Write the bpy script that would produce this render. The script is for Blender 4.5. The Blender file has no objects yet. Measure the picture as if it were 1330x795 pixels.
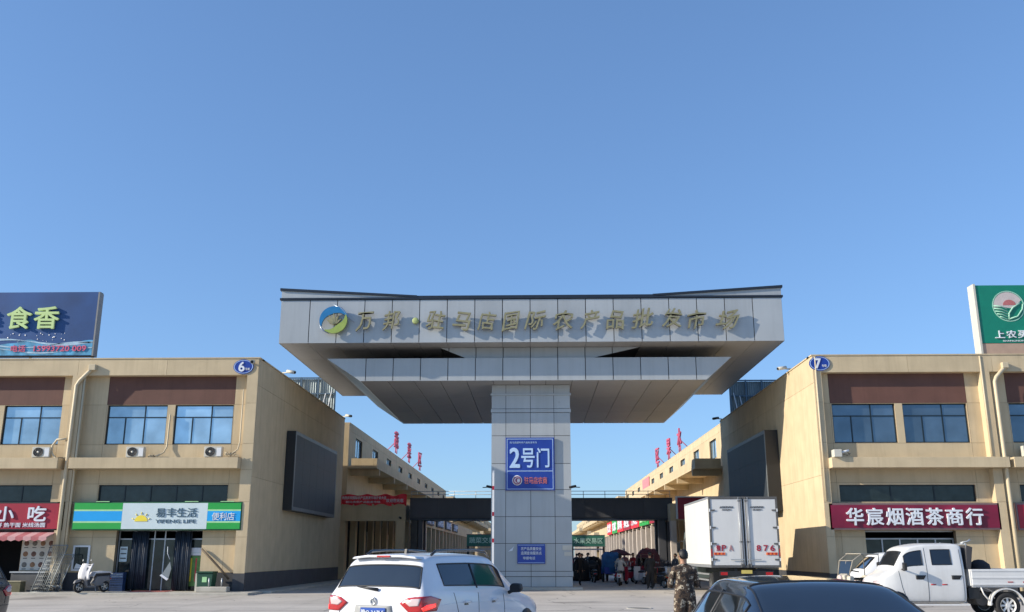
import bpy, bmesh, math, random
from mathutils import Vector, Matrix, Euler
from mathutils.bvhtree import BVHTree
R = random.Random(7)
C = bpy.context.scene.collection
SC = bpy.context.scene
rad = math.radians

# ------------------------------------------------------------------ camera, sky, sun, exposure
cam_d = bpy.data.cameras.new('camera'); cam = bpy.data.objects.new('camera', cam_d); C.objects.link(cam)
cam.location = (0, 0, 1.65)
cam.rotation_euler = Euler((rad(90 + 14.771), 0, rad(1.3565)), 'XYZ')
cam_d.sensor_width = 36; cam_d.lens = 33.16; cam_d.clip_end = 3000
SC.camera = cam
SUN_DIR = Vector((1, .28, -.43)).normalized()          # the way the light travels
w = bpy.data.worlds.new('World'); SC.world = w; w.use_nodes = True
nt = w.node_tree; nt.nodes.clear()
sky = nt.nodes.new('ShaderNodeTexSky'); sky.sky_type = 'NISHITA'; sky.sun_disc = False
sky.sun_elevation = math.asin(-SUN_DIR.z); sky.sun_rotation = math.atan2(-SUN_DIR.x, -SUN_DIR.y)
sky.air_density = 1.0; sky.dust_density = 0.45; sky.ozone_density = 3.0; sky.altitude = 60
bg = nt.nodes.new('ShaderNodeBackground'); bg.inputs[1].default_value = 0.115
ow = nt.nodes.new('ShaderNodeOutputWorld')
gm = nt.nodes.new('ShaderNodeGamma'); gm.inputs[1].default_value = .68
tn = nt.nodes.new('ShaderNodeVectorMath'); tn.operation = 'MULTIPLY'; tn.inputs[1].default_value = (.82, 1.11, 1.50)
nt.links.new(sky.outputs[0], gm.inputs[0]); nt.links.new(gm.outputs[0], tn.inputs[0]); nt.links.new(tn.outputs[0], bg.inputs[0]); nt.links.new(bg.outputs[0], ow.inputs[0])
sl = bpy.data.lights.new('sun', 'SUN'); sl.energy = 3.6; sl.angle = rad(.53); sl.color = (1, .90, .74)
so = bpy.data.objects.new('sun', sl); C.objects.link(so); so.rotation_euler = SUN_DIR.to_track_quat('-Z', 'Y').to_euler()
so.location = (-60, -20, 60)
SC.view_settings.view_transform = 'Standard'; SC.view_settings.look = 'None'
SC.view_settings.exposure = 0.85; SC.view_settings.gamma = 1

# ------------------------------------------------------------------ materials
MATS = {}
def mat(name, col, rough=.7, metal=0, var=.10, scale=3.0, bump=.0, bscale=40, streak=0, rnd=.0, spec=.5, coat=0, alpha=1, trans=0, grime=0, emit=0):
    if name in MATS: return MATS[name]
    m = bpy.data.materials.new(name); m.use_nodes = True; n = m.node_tree; L = n.links
    p = n.nodes['Principled BSDF']
    p.inputs['Roughness'].default_value = rough; p.inputs['Metallic'].default_value = metal
    p.inputs['Specular IOR Level'].default_value = spec; p.inputs['Coat Weight'].default_value = coat
    p.inputs['Coat Roughness'].default_value = .04
    p.inputs['Transmission Weight'].default_value = trans; p.inputs['Alpha'].default_value = alpha
    geo = n.nodes.new('ShaderNodeNewGeometry')
    noi = n.nodes.new('ShaderNodeTexNoise'); noi.inputs['Scale'].default_value = scale; noi.inputs['Detail'].default_value = 7
    mp = n.nodes.new('ShaderNodeMapping'); mp.inputs['Scale'].default_value = (1, 1, 1 if not streak else 1 / (1 + streak))
    L.new(geo.outputs['Position'], mp.inputs[0]); L.new(mp.outputs[0], noi.inputs[0])
    mr = n.nodes.new('ShaderNodeMapRange'); mr.inputs[1].default_value = .25; mr.inputs[2].default_value = .75
    mr.inputs[3].default_value = 1 - var; mr.inputs[4].default_value = 1 + var
    L.new(noi.outputs[0], mr.inputs[0])
    val = mr.outputs[0]
    if rnd:
        oi = n.nodes.new('ShaderNodeObjectInfo'); r2 = n.nodes.new('ShaderNodeMapRange')
        r2.inputs[3].default_value = 1 - rnd; r2.inputs[4].default_value = 1 + rnd
        L.new(oi.outputs['Random'], r2.inputs[0])
        mu = n.nodes.new('ShaderNodeMath'); mu.operation = 'MULTIPLY'; L.new(val, mu.inputs[0]); L.new(r2.outputs[0], mu.inputs[1]); val = mu.outputs[0]
    vm = n.nodes.new('ShaderNodeVectorMath'); vm.operation = 'SCALE'; vm.inputs[0].default_value = col; L.new(val, vm.inputs['Scale'])
    out = vm.outputs[0]
    if grime:
        n2 = n.nodes.new('ShaderNodeTexNoise'); n2.inputs['Scale'].default_value = .9; n2.inputs['Detail'].default_value = 9; n2.inputs['Roughness'].default_value = .68
        m2 = n.nodes.new('ShaderNodeMapping'); m2.inputs['Scale'].default_value = (3.2, 3.2, .20)
        L.new(geo.outputs['Position'], m2.inputs[0]); L.new(m2.outputs[0], n2.inputs[0])
        r3 = n.nodes.new('ShaderNodeMapRange'); r3.inputs[1].default_value = .48; r3.inputs[2].default_value = .72; r3.inputs[3].default_value = 0; r3.inputs[4].default_value = grime
        L.new(n2.outputs[0], r3.inputs[0])
        mx = n.nodes.new('ShaderNodeMix'); mx.data_type = 'RGBA'; L.new(r3.outputs[0], mx.inputs[0]); L.new(out, mx.inputs[6])
        mx.inputs[7].default_value = (col[0] * .45, col[1] * .42, col[2] * .38, 1); out = mx.outputs[2]
    L.new(out, p.inputs['Base Color'])
    if emit:
        p.inputs['Emission Color'].default_value = (*col, 1); p.inputs['Emission Strength'].default_value = emit
    if bump:
        nb = n.nodes.new('ShaderNodeTexNoise'); nb.inputs['Scale'].default_value = bscale; nb.inputs['Detail'].default_value = 5
        L.new(geo.outputs['Position'], nb.inputs[0])
        b = n.nodes.new('ShaderNodeBump'); b.inputs['Strength'].default_value = bump; b.inputs['Distance'].default_value = .02
        L.new(nb.outputs[0], b.inputs['Height']); L.new(b.outputs[0], p.inputs['Normal'])
    MATS[name] = m; return m
STUCCO = mat('stucco_beige', (.56, .45, .29), .85, var=.10, scale=1.1, bump=.35, bscale=60, rnd=.05, grime=.26)
STUCCO_IN = mat('stucco_joint', (.26, .20, .13), .9, var=.05)
STUCCO2 = STUCCO
STUCCO_DK = STUCCO
BROWN = mat('brown_cladding', (.125, .058, .044), .75, var=.12, scale=1.5, rnd=.06, grime=.25)
PLINTH = mat('plinth_dark_grey', (.060, .062, .070), .7, var=.2, scale=2, bump=.3, rnd=.1, grime=.3)
ALU = mat('aluminium_panel', (.42, .44, .45), .40, .25, var=.06, scale=.6, rnd=.06, bump=.22, bscale=1.1, grime=.16)
ALU_DK = mat('aluminium_soffit', (.44, .43, .42), .45, .2, var=.06, scale=.6, rnd=.05, grime=.12)
JOINT = mat('dark_joint', (.03, .03, .035), .8)
TRIM = mat('dark_trim', (.022, .03, .045), .4, .3)
CHAR = mat('charcoal_cladding', (.085, .088, .10), .6, .1, var=.12, scale=.8, rnd=.08, grime=.15)
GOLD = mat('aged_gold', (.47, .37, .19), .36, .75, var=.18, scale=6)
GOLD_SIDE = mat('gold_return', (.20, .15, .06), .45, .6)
FRAME = mat('window_frame_dark', (.010, .020, .028), .4, .2)
GLASS_L = mat('coated_glass_pale', (.36, .50, .60), .05, .55, var=.28, scale=.9, rnd=.22, spec=.9)
GLASS_R = mat('coated_glass_deep', (.13, .19, .25), .05, .62, var=.25, scale=.9, rnd=.2, spec=.9)
GLASS_D = mat('shop_glass_dark', (.018, .028, .03), .06, .06, var=.5, scale=2.5, rnd=.2, spec=.5)
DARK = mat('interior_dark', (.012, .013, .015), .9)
WHITE = mat('white_paint', (.74, .75, .76), .35, var=.05, scale=2, grime=.06)
OFFW = mat('off_white_plastic', (.56, .54, .47), .5, var=.06, grime=.12)
PIPE = mat('pipe_beige', (.56, .47, .32), .55, var=.06, grime=.18)
BLUE = mat('sign_blue', (.012, .045, .30), .35, var=.08, scale=2)
BLUE2 = mat('sign_blue_small', (.02, .06, .34), .4)
SWHITE = mat('sign_white', (.72, .76, .82), .45, var=.02)
SPALE = mat('sign_pale_blue', (.45, .62, .86), .45, var=.02)
REDTXT = mat('sign_red_text', (.55, .05, .06), .5)
PINKTXT = mat('sign_pink_text', (.62, .10, .20), .5)
ROOFRED = mat('roof_letter_red', (.50, .09, .16), .6)
CRIM = mat('sign_crimson', (.20, .008, .038), .4, var=.35, scale=.8)
RED = mat('banner_red', (.78, .03, .05), .6, var=.15, scale=2, bump=.4, bscale=5)
SRED = mat('sign_red', (.34, .012, .035), .45, var=.2, scale=1)
GRN = mat('sign_green', (.02, .36, .06), .4, var=.06)
LGRN = mat('sign_light_green', (.40, .70, .35), .4)
CYAN = mat('sign_cyan', (.01, .36, .80), .4, var=.04)
PALE = mat('sign_pale', (.60, .70, .72), .4, var=.04)
TEAL = mat('billboard_green', (.004, .20, .13), .45, var=.06)
YEL = mat('sun_yellow', (.85, .68, .06), .5)
YGR = mat('letter_yellow_green', (.55, .70, .30), .4)
RUB = mat('tyre_rubber', (.018, .018, .019), .85, var=.2, bump=.2)
STEEL = mat('galvanised_steel', (.42, .44, .46), .45, .6, var=.12, scale=5)
BLACKM = mat('black_plastic', (.014, .015, .017), .45)
RIM = mat('alloy_rim', (.45, .46, .47), .3, .8, var=.1)
CWHITE = mat('car_white', (.71, .725, .76), .28, 0, var=.03, scale=2, coat=.7, grime=.05)
CBLACK = mat('car_black', (.006, .008, .014), .16, .2, var=.2, scale=2, coat=1)
CDARK = mat('car_dark_grey', (.018, .018, .022), .25, .2, coat=.8)
DIRTY = mat('pickup_white', (.68, .68, .67), .35, 0, var=.05, coat=.4, grime=.2)
CGLASS = mat('car_glass', (.012, .016, .020), .04, 0, var=.3, scale=2, spec=1.0, coat=1)
CGLASSB = mat('car_glass_blue', (.014, .022, .036), .07, .05, var=.2, scale=2, spec=.7)
LAMPR = mat('tail_lamp_red', (.42, .008, .012), .2, var=.2, scale=12, coat=1)
LAMPB = mat('brake_lamp_lit', (1.0, .03, .02), .3, coat=1, emit=.9)
LAMPC = mat('lamp_clear', (.62, .50, .50), .2, coat=1)
PLATE = mat('number_plate_blue', (.01, .07, .36), .4)
TEALG = mat('cab_teal_grey', (.13, .17, .17), .4, .1, coat=.4, grime=.2)
BOXW = mat('box_white', (.63, .63, .62), .45, var=.03, scale=2, bump=.1, bscale=3, grime=.09)
REFL_O = mat('reflector_orange', (.75, .16, .03), .4, var=.1, scale=8)
GREYD = mat('mud_grey', (.10, .10, .10), .8, var=.2)
SCR = mat('led_screen_face', (.026, .032, .038), .6, var=.08, scale=1, bump=.1)
SCRF = mat('led_screen_border', (.12, .13, .135), .5)

def ground_material():
    m = bpy.data.materials.new('concrete_yard'); m.use_nodes = True; n = m.node_tree; L = n.links; p = n.nodes['Principled BSDF']
    g = n.nodes.new('ShaderNodeNewGeometry')
    def noise(sc, det=8, ro=.6):
        t = n.nodes.new('ShaderNodeTexNoise'); t.inputs['Scale'].default_value = sc; t.inputs['Detail'].default_value = det; t.inputs['Roughness'].default_value = ro
        L.new(g.outputs['Position'], t.inputs[0]); return t.outputs[0]
    def ramp(v, a, b, lo, hi):
        r = n.nodes.new('ShaderNodeMapRange'); r.inputs[1].default_value = a; r.inputs[2].default_value = b; r.inputs[3].default_value = lo; r.inputs[4].default_value = hi
        L.new(v, r.inputs[0]); return r.outputs[0]
    def mul(a, b):
        k = n.nodes.new('ShaderNodeMath'); k.operation = 'MULTIPLY'; L.new(a, k.inputs[0]); L.new(b, k.inputs[1]); return k.outputs[0]
    v = mul(ramp(noise(.35), .3, .7, .82, 1.12), ramp(noise(9, 10, .75), .3, .7, .86, 1.1))
    v = mul(v, ramp(noise(1.8, 9, .7), .60, .75, 1, .72))
    def streak(sx, sy, sc, a, b, lo):
        mp = n.nodes.new('ShaderNodeMapping'); mp.inputs['Scale'].default_value = (sx, sy, 1); L.new(g.outputs['Position'], mp.inputs[0])
        t = n.nodes.new('ShaderNodeTexNoise'); t.inputs['Scale'].default_value = sc; t.inputs['Detail'].default_value = 6; L.new(mp.outputs[0], t.inputs[0]); return ramp(t.outputs[0], a, b, 1, lo)
    vo = n.nodes.new('ShaderNodeTexVoronoi'); vo.feature = 'DISTANCE_TO_EDGE'; vo.inputs['Scale'].default_value = .16
    dv = n.nodes.new('ShaderNodeVectorMath'); dv.operation = 'ADD'; nz = n.nodes.new('ShaderNodeTexNoise'); nz.inputs['Scale'].default_value = .8; nz.inputs['Detail'].default_value = 6
    L.new(g.outputs['Position'], nz.inputs[0]); L.new(g.outputs['Position'], dv.inputs[0]); L.new(nz.outputs['Color'], dv.inputs[1]); L.new(dv.outputs[0], vo.inputs[0])
    v = mul(v, ramp(vo.outputs[0], 0.0, .006, .45, 1))
    v = mul(v, ramp(noise(.22, 4, .5), .62, .68, 1, .66))
    v = mul(v, streak(.06, 1.4, 1.0, .56, .68, .78)); v = mul(v, streak(.9, .05, 1.2, .60, .72, .80))
    s = n.nodes.new('ShaderNodeVectorMath'); s.operation = 'SCALE'; s.inputs[0].default_value = (.50, .455, .40); L.new(v, s.inputs['Scale'])
    L.new(s.outputs[0], p.inputs['Base Color']); p.inputs['Roughness'].default_value = .9
    b = n.nodes.new('ShaderNodeBump'); b.inputs['Strength'].default_value = .35; b.inputs['Distance'].default_value = .01
    L.new(noise(60, 6), b.inputs['Height']); L.new(b.outputs[0], p.inputs['Normal'])
    return m
GROUND = ground_material()
PAVE = mat('pavement_concrete', (.46, .43, .37), .9, var=.12, scale=2, bump=.3, grime=.2)

# ------------------------------------------------------------------ mesh helpers
class MB:
    """collects shapes in world (or local) coordinates and links them as ONE mesh object"""
    def __init__(s): s.v = []; s.f = []; s.sm = []
    def box(s, x0, x1, y0, y1, z0, z1, M=None):
        if x0 > x1: x0, x1 = x1, x0
        if y0 > y1: y0, y1 = y1, y0
        if z0 > z1: z0, z1 = z1, z0
        b = len(s.v)
        P = [(x, y, z) for x in (x0, x1) for y in (y0, y1) for z in (z0, z1)]
        if M: P = [tuple(M @ Vector(q)) for q in P]
        s.v += P
        for q in ((0, 1, 3, 2), (4, 6, 7, 5), (0, 4, 5, 1), (2, 3, 7, 6), (0, 2, 6, 4), (1, 5, 7, 3)): s.f.append(tuple(b + i for i in q)); s.sm.append(False)
        return s
    def cyl(s, p0, p1, r0, r1=None, n=12, cap=True, smooth=True):
        p0, p1 = Vector(p0), Vector(p1); r1 = r0 if r1 is None else r1
        d = (p1 - p0).normalized(); a = d.orthogonal().normalized(); c = d.cross(a); b = len(s.v)
        for p, r in ((p0, r0), (p1, r1)):
            for i in range(n):
                t = 2 * math.pi * i / n; s.v.append(tuple(p + (a * math.cos(t) + c * math.sin(t)) * r))
        for i in range(n):
            j = (i + 1) % n; s.f.append((b + i, b + j, b + n + j, b + n + i)); s.sm.append(smooth)
        if cap:
            s.f.append(tuple(b + i for i in reversed(range(n)))); s.f.append(tuple(b + n + i for i in range(n))); s.sm += [False, False]
        return s
    def tube(s, pts, r, n=8):
        pts = [Vector(p) for p in pts]; b = len(s.v); prev = None
        for k, p in enumerate(pts):
            d = (pts[min(k + 1, len(pts) - 1)] - pts[max(k - 1, 0)]).normalized()
            if prev is None: a = d.orthogonal().normalized()
            else:
                a = prev - d * prev.dot(d); a = a.normalized() if a.length > 1e-5 else d.orthogonal().normalized()
            prev = a; c = d.cross(a)
            rr = r[k] if isinstance(r, (list, tuple)) else r
            for i in range(n):
                t = 2 * math.pi * i / n; s.v.append(tuple(p + (a * math.cos(t) + c * math.sin(t)) * rr))
        for k in range(len(pts) - 1):
            for i in range(n):
                j = (i + 1) % n; o = b + k * n; s.f.append((o + i, o + j, o + n + j, o + n + i)); s.sm.append(True)
        s.f.append(tuple(b + i for i in reversed(range(n)))); o = b + (len(pts) - 1) * n; s.f.append(tuple(o + i for i in range(n))); s.sm += [False, False]
        return s
    def prism(s, poly, axis, a0, a1):
        """poly of 2-D points swept along an axis: 'X': (y,z), 'Y': (x,z), 'Z': (x,y)"""
        def q(u, v, a): return {'X': (a, u, v), 'Y': (u, a, v), 'Z': (u, v, a)}[axis]
        b = len(s.v); n = len(poly)
        s.v += [q(u, v, a0) for u, v in poly] + [q(u, v, a1) for u, v in poly]
        s.f.append(tuple(b + i for i in range(n))); s.f.append(tuple(b + n + i for i in reversed(range(n)))); s.sm += [False, False]
        for i in range(n):
            j = (i + 1) % n; s.f.append((b + i, b + n + i, b + n + j, b + j)); s.sm.append(False)
        return s
    def lathe(s, prof, axis='Z', c=(0, 0, 0), n=24, close=False):
        b = len(s.v); m = len(prof); c = Vector(c)
        for r, h in prof:
            for i in range(n):
                t = 2 * math.pi * i / n; x, y = r * math.cos(t), r * math.sin(t)
                P = {'Z': (x, y, h), 'Y': (x, h, y), 'X': (h, x, y)}[axis]; s.v.append(tuple(c + Vector(P)))
        for k in range(m if close else m - 1):
            k2 = (k + 1) % m
            for i in range(n):
                j = (i + 1) % n; s.f.append((b + k * n + i, b + k * n + j, b + k2 * n + j, b + k2 * n + i)); s.sm.append(True)
        return s
    def mesh(s, name, m, off=(0, 0, 0)):
        me = bpy.data.meshes.new(name); off = Vector(off)
        me.from_pydata([tuple(Vector(v) - off) for v in s.v], [], s.f); me.validate()
        if len(me.polygons) == len(s.sm): me.polygons.foreach_set('use_smooth', s.sm)
        bm = bmesh.new(); bm.from_mesh(me); bmesh.ops.recalc_face_normals(bm, faces=bm.faces); bm.to_mesh(me); bm.free()
        me.materials.append(m); return me
    def build(s, name, m, parent=None, world=True, bevel=0):
        o = bpy.data.objects.new(name, s.mesh(name, m, wloc(parent) if (parent and world) else (0, 0, 0)))
        C.objects.link(o); o.parent = parent
        if bevel:
            k = o.modifiers.new('bevel', 'BEVEL'); k.width = bevel; k.segments = 2; k.limit_method = 'ANGLE'
        return o
def wloc(o):
    v = Vector(o.location)
    while o.parent: o = o.parent; v += Vector(o.location)
    return v
def tag(o, label=None, cat=None, group=None, kind=None):
    if label: o['label'] = label
    if cat: o['category'] = cat
    if group: o['group'] = group
    if kind: o['kind'] = kind
    return o
def thing(name, label, cat, loc=(0, 0, 0), rz=0, group=None):
    o = bpy.data.objects.new(name, None); C.objects.link(o); o.location = loc; o.rotation_euler = (0, 0, rz)
    o.empty_display_size = .3
    return tag(o, label, cat, group)
def copy_tree(o, parent=None):
    c = o.copy(); C.objects.link(c); c.parent = parent
    for ch in list(o.children): copy_tree(ch, c)
    return c
def bx(name, m, parent, x0, x1, y0, y1, z0, z1, bevel=0): return MB().box(x0, x1, y0, y1, z0, z1).build(name, m, parent, bevel=bevel)

# lettering: built-in font curves turned into meshes, fitted to a rectangle (u0..u1, z0..z1) facing -Y, or another way round by rz
def text_mesh(s, m, u0, u1, z0, z1, depth, bold=0, shear=0, side=None, fit=True):
    cu = bpy.data.curves.new('lettering', 'FONT'); cu.body = s; cu.extrude = .5; cu.shear = shear; cu.resolution_u = 3
    to = bpy.data.objects.new('t', cu); C.objects.link(to)
    me = bpy.data.meshes.new_from_object(to.evaluated_get(bpy.context.evaluated_depsgraph_get()))
    bpy.data.objects.remove(to); bpy.data.curves.remove(cu)
    xs = [v.co.x for v in me.vertices]; ys = [v.co.y for v in me.vertices]
    if not xs: return me
    ax, bx_, ay, by = min(xs), max(xs), min(ys), max(ys)
    sx = (u1 - u0) / max(bx_ - ax, 1e-4); sz = (z1 - z0) / max(by - ay, 1e-4)
    if not fit: sx = sz = min(sx, sz)
    cx, cz = (u0 + u1) / 2, (z0 + z1) / 2
    for v in me.vertices:
        x, y, z = v.co
        v.co = (cx + (x - (ax + bx_) / 2) * sx, -z * depth, cz + (y - (ay + by) / 2) * sz)
    if bold:                                       # heavier strokes: copies shifted a little, each on its own plane
        bm = bmesh.new(); d = bold * .62 * max(sx, sz)
        for k, (dx, dz) in enumerate(((0, 0), (d, 0), (-d, 0), (0, d), (0, -d), (d * .7, d * .7), (-d * .7, -d * .7), (d * .7, -d * .7), (-d * .7, d * .7))):
            n0 = len(bm.verts); bm.from_mesh(me); bm.verts.ensure_lookup_table()
            for v in bm.verts[n0:]: v.co.x += dx; v.co.z += dz; v.co.y -= k * .0012
        bm.to_mesh(me); bm.free()
    me.materials.clear(); me.materials.append(m)
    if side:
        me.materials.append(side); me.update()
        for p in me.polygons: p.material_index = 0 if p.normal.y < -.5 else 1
    return me
def text(s, name, m, parent, u0, u1, y, z0, z1, depth=.02, bold=0, shear=0, side=None, rz=0, fit=True):
    """rz=0 faces -Y with y the plane of the front half; u is x.  The result is placed in world coordinates."""
    cx = (u0 + u1) / 2
    me = text_mesh(s, m, u0 - cx, u1 - cx, z0, z1, depth, bold, shear, side, fit)
    o = bpy.data.objects.new(name, me); C.objects.link(o)
    o.parent = parent; off = wloc(parent) if parent else Vector()
    if rz == 0: o.location = Vector((cx, y - depth / 2, 0)) - off
    else: o.location = Vector((y, cx, 0)) - off; o.rotation_euler = (0, 0, rz)
    return o

# walls split by grooves into panels, with openings cut out.  frame(u, d, z) turns wall coordinates into world ones
def fr_y(plane):             # faces -Y, d goes into the wall
    return lambda mb, u0, u1, d0, d1, z0, z1: mb.box(u0, u1, plane + d0, plane + d1, z0, z1)
def fr_xp(plane):            # faces +X
    return lambda mb, u0, u1, d0, d1, z0, z1: mb.box(plane - d1, plane - d0, u0, u1, z0, z1)
def fr_xm(plane):            # faces -X
    return lambda mb, u0, u1, d0, d1, z0, z1: mb.box(plane + d0, plane + d1, u0, u1, z0, z1)
def cut(u0, u1, z0, z1, holes):
    us = sorted({u0, u1} | {h[i] for h in holes for i in (0, 1) if u0 < h[i] < u1})
    zs = sorted({z0, z1} | {h[i] for h in holes for i in (2, 3) if z0 < h[i] < z1})
    out = []
    for a, b in zip(us, us[1:]):
        for c, d in zip(zs, zs[1:]):
            m, k = (a + b) / 2, (c + d) / 2
            if not any(h[0] < m < h[1] and h[2] < k < h[3] for h in holes): out.append((a, b, c, d))
    return out
def wall(fr, parent, us, zs, holes=(), m=None, thick=.22, gap=.012, face=.02, core=None, matf=None, name='wall_panel'):
    cm = MB()
    for a, b, c, d in cut(us[0], us[-1], zs[0], zs[-1], holes): fr(cm, a, b, face, thick, c, d)
    cm.build('wall_core', core or STUCCO_IN, parent)
    for a, b in zip(us, us[1:]):
        for c, d in zip(zs, zs[1:]):
            cells = cut(a, b, c, d, holes)
            while cells:                              # one object per connected piece
                grp = [cells.pop()]; more = True
                while more:
                    more = False
                    for q in list(cells):
                        if any(max(q[0], r[0]) <= min(q[1], r[1]) + 1e-6 and max(q[2], r[2]) <= min(q[3], r[3]) + 1e-6 and
                               ((min(q[1], r[1]) - max(q[0], r[0]) > .01) or (min(q[3], r[3]) - max(q[2], r[2]) > .01)) for r in grp):
                            grp.append(q); cells.remove(q); more = True
                mb = MB()
                for e, f, g, h in grp:
                    fr(mb, e + (gap if e == a and a != us[0] else 0), f, 0, face, g + (gap if g == c and c != zs[0] else 0), h)
                mb.build(name, matf(a, b, c, d) if matf else (m or STUCCO), parent)
def window(fr, parent, u0, u1, z0, z1, lines, glass, t=.05, rec=.10, name='window', room=True):
    """lines: list of (kind, pos, from, to) in fractions; kind 'v' or 'h'"""
    W, H = u1 - u0, z1 - z0; mb = MB(); e = .001
    fr(mb, u0 + e, u1 - e, rec, rec + .07, z0 + e, z0 + t); fr(mb, u0 + e, u1 - e, rec, rec + .07, z1 - t, z1 - e)
    fr(mb, u0 + e, u0 + t, rec, rec + .07, z0 + t, z1 - t); fr(mb, u1 - t, u1 - e, rec, rec + .07, z0 + t, z1 - t)
    for k, p, a, b in lines:
        if k == 'v': fr(mb, u0 + p * W - t / 2, u0 + p * W + t / 2, rec + .003, rec + .067, z0 + a * H + t / 2, z0 + b * H - t / 2)
        else: fr(mb, u0 + a * W + t / 2, u0 + b * W - t / 2, rec + .004, rec + .066, z0 + p * H - t / 2, z0 + p * H + t / 2)
    f = mb.build(name, FRAME, parent)
    # panes: cells made by the lines
    vs = [0] + sorted(p for k, p, a, b in lines if k == 'v' and b >= 1) + [1]
    hs = sorted(p for k, p, a, b in lines if k == 'h')
    cells = []
    top = hs[-1] if hs else 1
    for c, d in zip(vs, vs[1:]):
        sub = [p for k, p, a, b in lines if k == 'v' and c < p < d] if hs else []
        if hs: cells.append((c, d, top, 1))
        for g, h in zip([c] + sub, sub + [d]): cells.append((g, h, 0, top))
    for g, h, c, d in cells:
        q = MB(); tilt = R.uniform(-.004, .004)
        fr(q, u0 + g * W + t * .4, u0 + h * W - t * .4, rec + .03 + tilt, rec + .04 + tilt, z0 + c * H + t * .4, z0 + d * H - t * .4)
        q.build('pane', glass, f)
    if room and glass in (GLASS_L, GLASS_R):
        pass
    if room:
        bb = MB(); fr(bb, u0 - .1, u1 + .1, rec + .5, rec + .55, z0 - .1, z1 + .1); bb.build('blind_wall', DARK, f)
    return f

# ------------------------------------------------------------------ ground
g = MB().box(-700, 700, -60, 1500, -.3, 0).build('ground', GROUND); tag(g, kind='structure')
for x0, x1, y0, y1 in ((-60, -12.0, 40.9, 42.99), (12.0, 60, 40.9, 42.99)):
    tag(MB().box(x0, x1, y0, y1, -.05, .10).build('pavement', PAVE, bevel=.02), kind='structure')
for x0, x1 in ((-12.69, -11.6), (11.7, 12.69)):
    tag(MB().box(x0, x1, 43.0, 63, -.05, .10).build('pavement', PAVE, bevel=.02), kind='structure')

for x, y, lab in ((-4.6, 27.0, 'round iron manhole cover in the forecourt left of the white SUV'), (3.3, 31.5, 'round iron manhole cover in the forecourt behind the camouflage coat')):
    t = thing('manhole_cover', lab, 'manhole cover', (x, y, 0))
    MB().lathe([(0, .008), (.33, .008), (.34, .0)], 'Z', (x, y, .002), 28).build('lid', GREYD, t); MB().lathe([(.35, .0), (.352, .012), (.42, .012), (.425, .0)], 'Z', (x, y, .002), 28).build('rim', PAVE, t)
# ------------------------------------------------------------------ the entrance gate
GX = -.175
gate = thing('entrance_gate', 'tall grey panelled gate with wide overhanging canopy on one central pillar', 'gate', (GX, 50.3, 0))
UT, UB = 14.16, 11.92
XL, XR = -12.82, 12.45
YF, YB = 46.0, 62.4
MB().box(XL + .03, XR - .03, YF + .035, YB, UB + .05, UT).build('upper_tier_core', JOINT, gate)
jx = [XL, -11.33] + [-11.33 + 1.394 * k for k in range(1, 17)] + [XR]
for a, b in zip(jx, jx[1:]):
    bx('fascia_panel', ALU, gate, a + .02, b - .02, YF, YF + .03, UB, UT - .03)
for s, X in ((-1, XL), (1, XR)):
    for k in range(11):
        y0 = YF + .035 + k * 1.487; bx('side_panel', ALU, gate, X, X - s * .028, y0 + .015, y0 + 1.46, UB, UT - .03)
# soffit of the upper tier in two rings of panels
for i in range(18):
    for k in range(4):
        a, b = XL + .03 + i * (XR - XL - .06) / 18, XL + .03 + (i + 1) * (XR - XL - .06) / 18
        y0 = YF + .04 + k * 4.09
        bx('soffit_panel', ALU_DK, gate, a + .008, b - .008, y0 + .008, y0 + 4.08, UB + .012, UB + .045)
bx('lower_roof_trim', TRIM, gate, XL - .06, XR + .06, YF - .06, YB + .05, UT, UT + .10)
# upswept roof edges
for s, X, xi in ((-1, XL, -5.9), (1, XR, 6.0)):
    MB().prism([(X, UT + .10), (xi, UT + .10), (X, UT + .50)], 'Y', YF + .02, YB).build('roof_wing', ALU, gate)
    MB().prism([(X + s * .07, UT + .50), (xi, UT + .10), (xi, UT + .20), (X + s * .07, UT + .62)], 'Y', YF - .07, YB + .06).build('wing_edge_trim', TRIM, gate)
bx('roof_edge_trim', TRIM, gate, -5.9, 6.0, YF - .05, YB + .05, UT + .10, UT + .18)
# neck between the tiers
LT, LB = 11.32, 10.16
neck = [(-4.80, UB + .01), (5.42, UB + .01), (2.80, LT), (-3.35, LT)]
MB().prism(neck, 'Y', 47.33, 61).build('neck_core', JOINT, gate)
nj = [-4.8] + [-11.33 + 1.394 * k for k in range(5, 12)] + [5.42]
def xedge(z):
    t = (z - LT) / (UB - LT); return -3.35 + (-4.8 + 3.35) * t, 2.8 + (5.42 - 2.8) * t
for a, b in zip(nj, nj[1:]):
    lo = xedge(LT); pts = []
    ax, bx2 = a + .02, b - .02
    def ztop(x):
        if x < lo[0]: return LT + (lo[0] - x) / (lo[0] + 4.8) * (UB - LT)
        if x > lo[1]: return LT + (x - lo[1]) / (5.42 - lo[1]) * (UB - LT)
        return LT
    pts = [(ax, UB), (bx2, UB), (bx2, ztop(bx2))]
    for e in lo:
        if ax < e < bx2: pts.append((e, LT))
    pts.append((ax, ztop(ax)))
    pts = [pts[0], pts[1], pts[2]] + sorted(pts[3:-1], key=lambda q: -q[0]) + [pts[-1]]
    MB().prism(pts, 'Y', 47.30, 47.328).build('neck_panel', ALU, gate)
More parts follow.
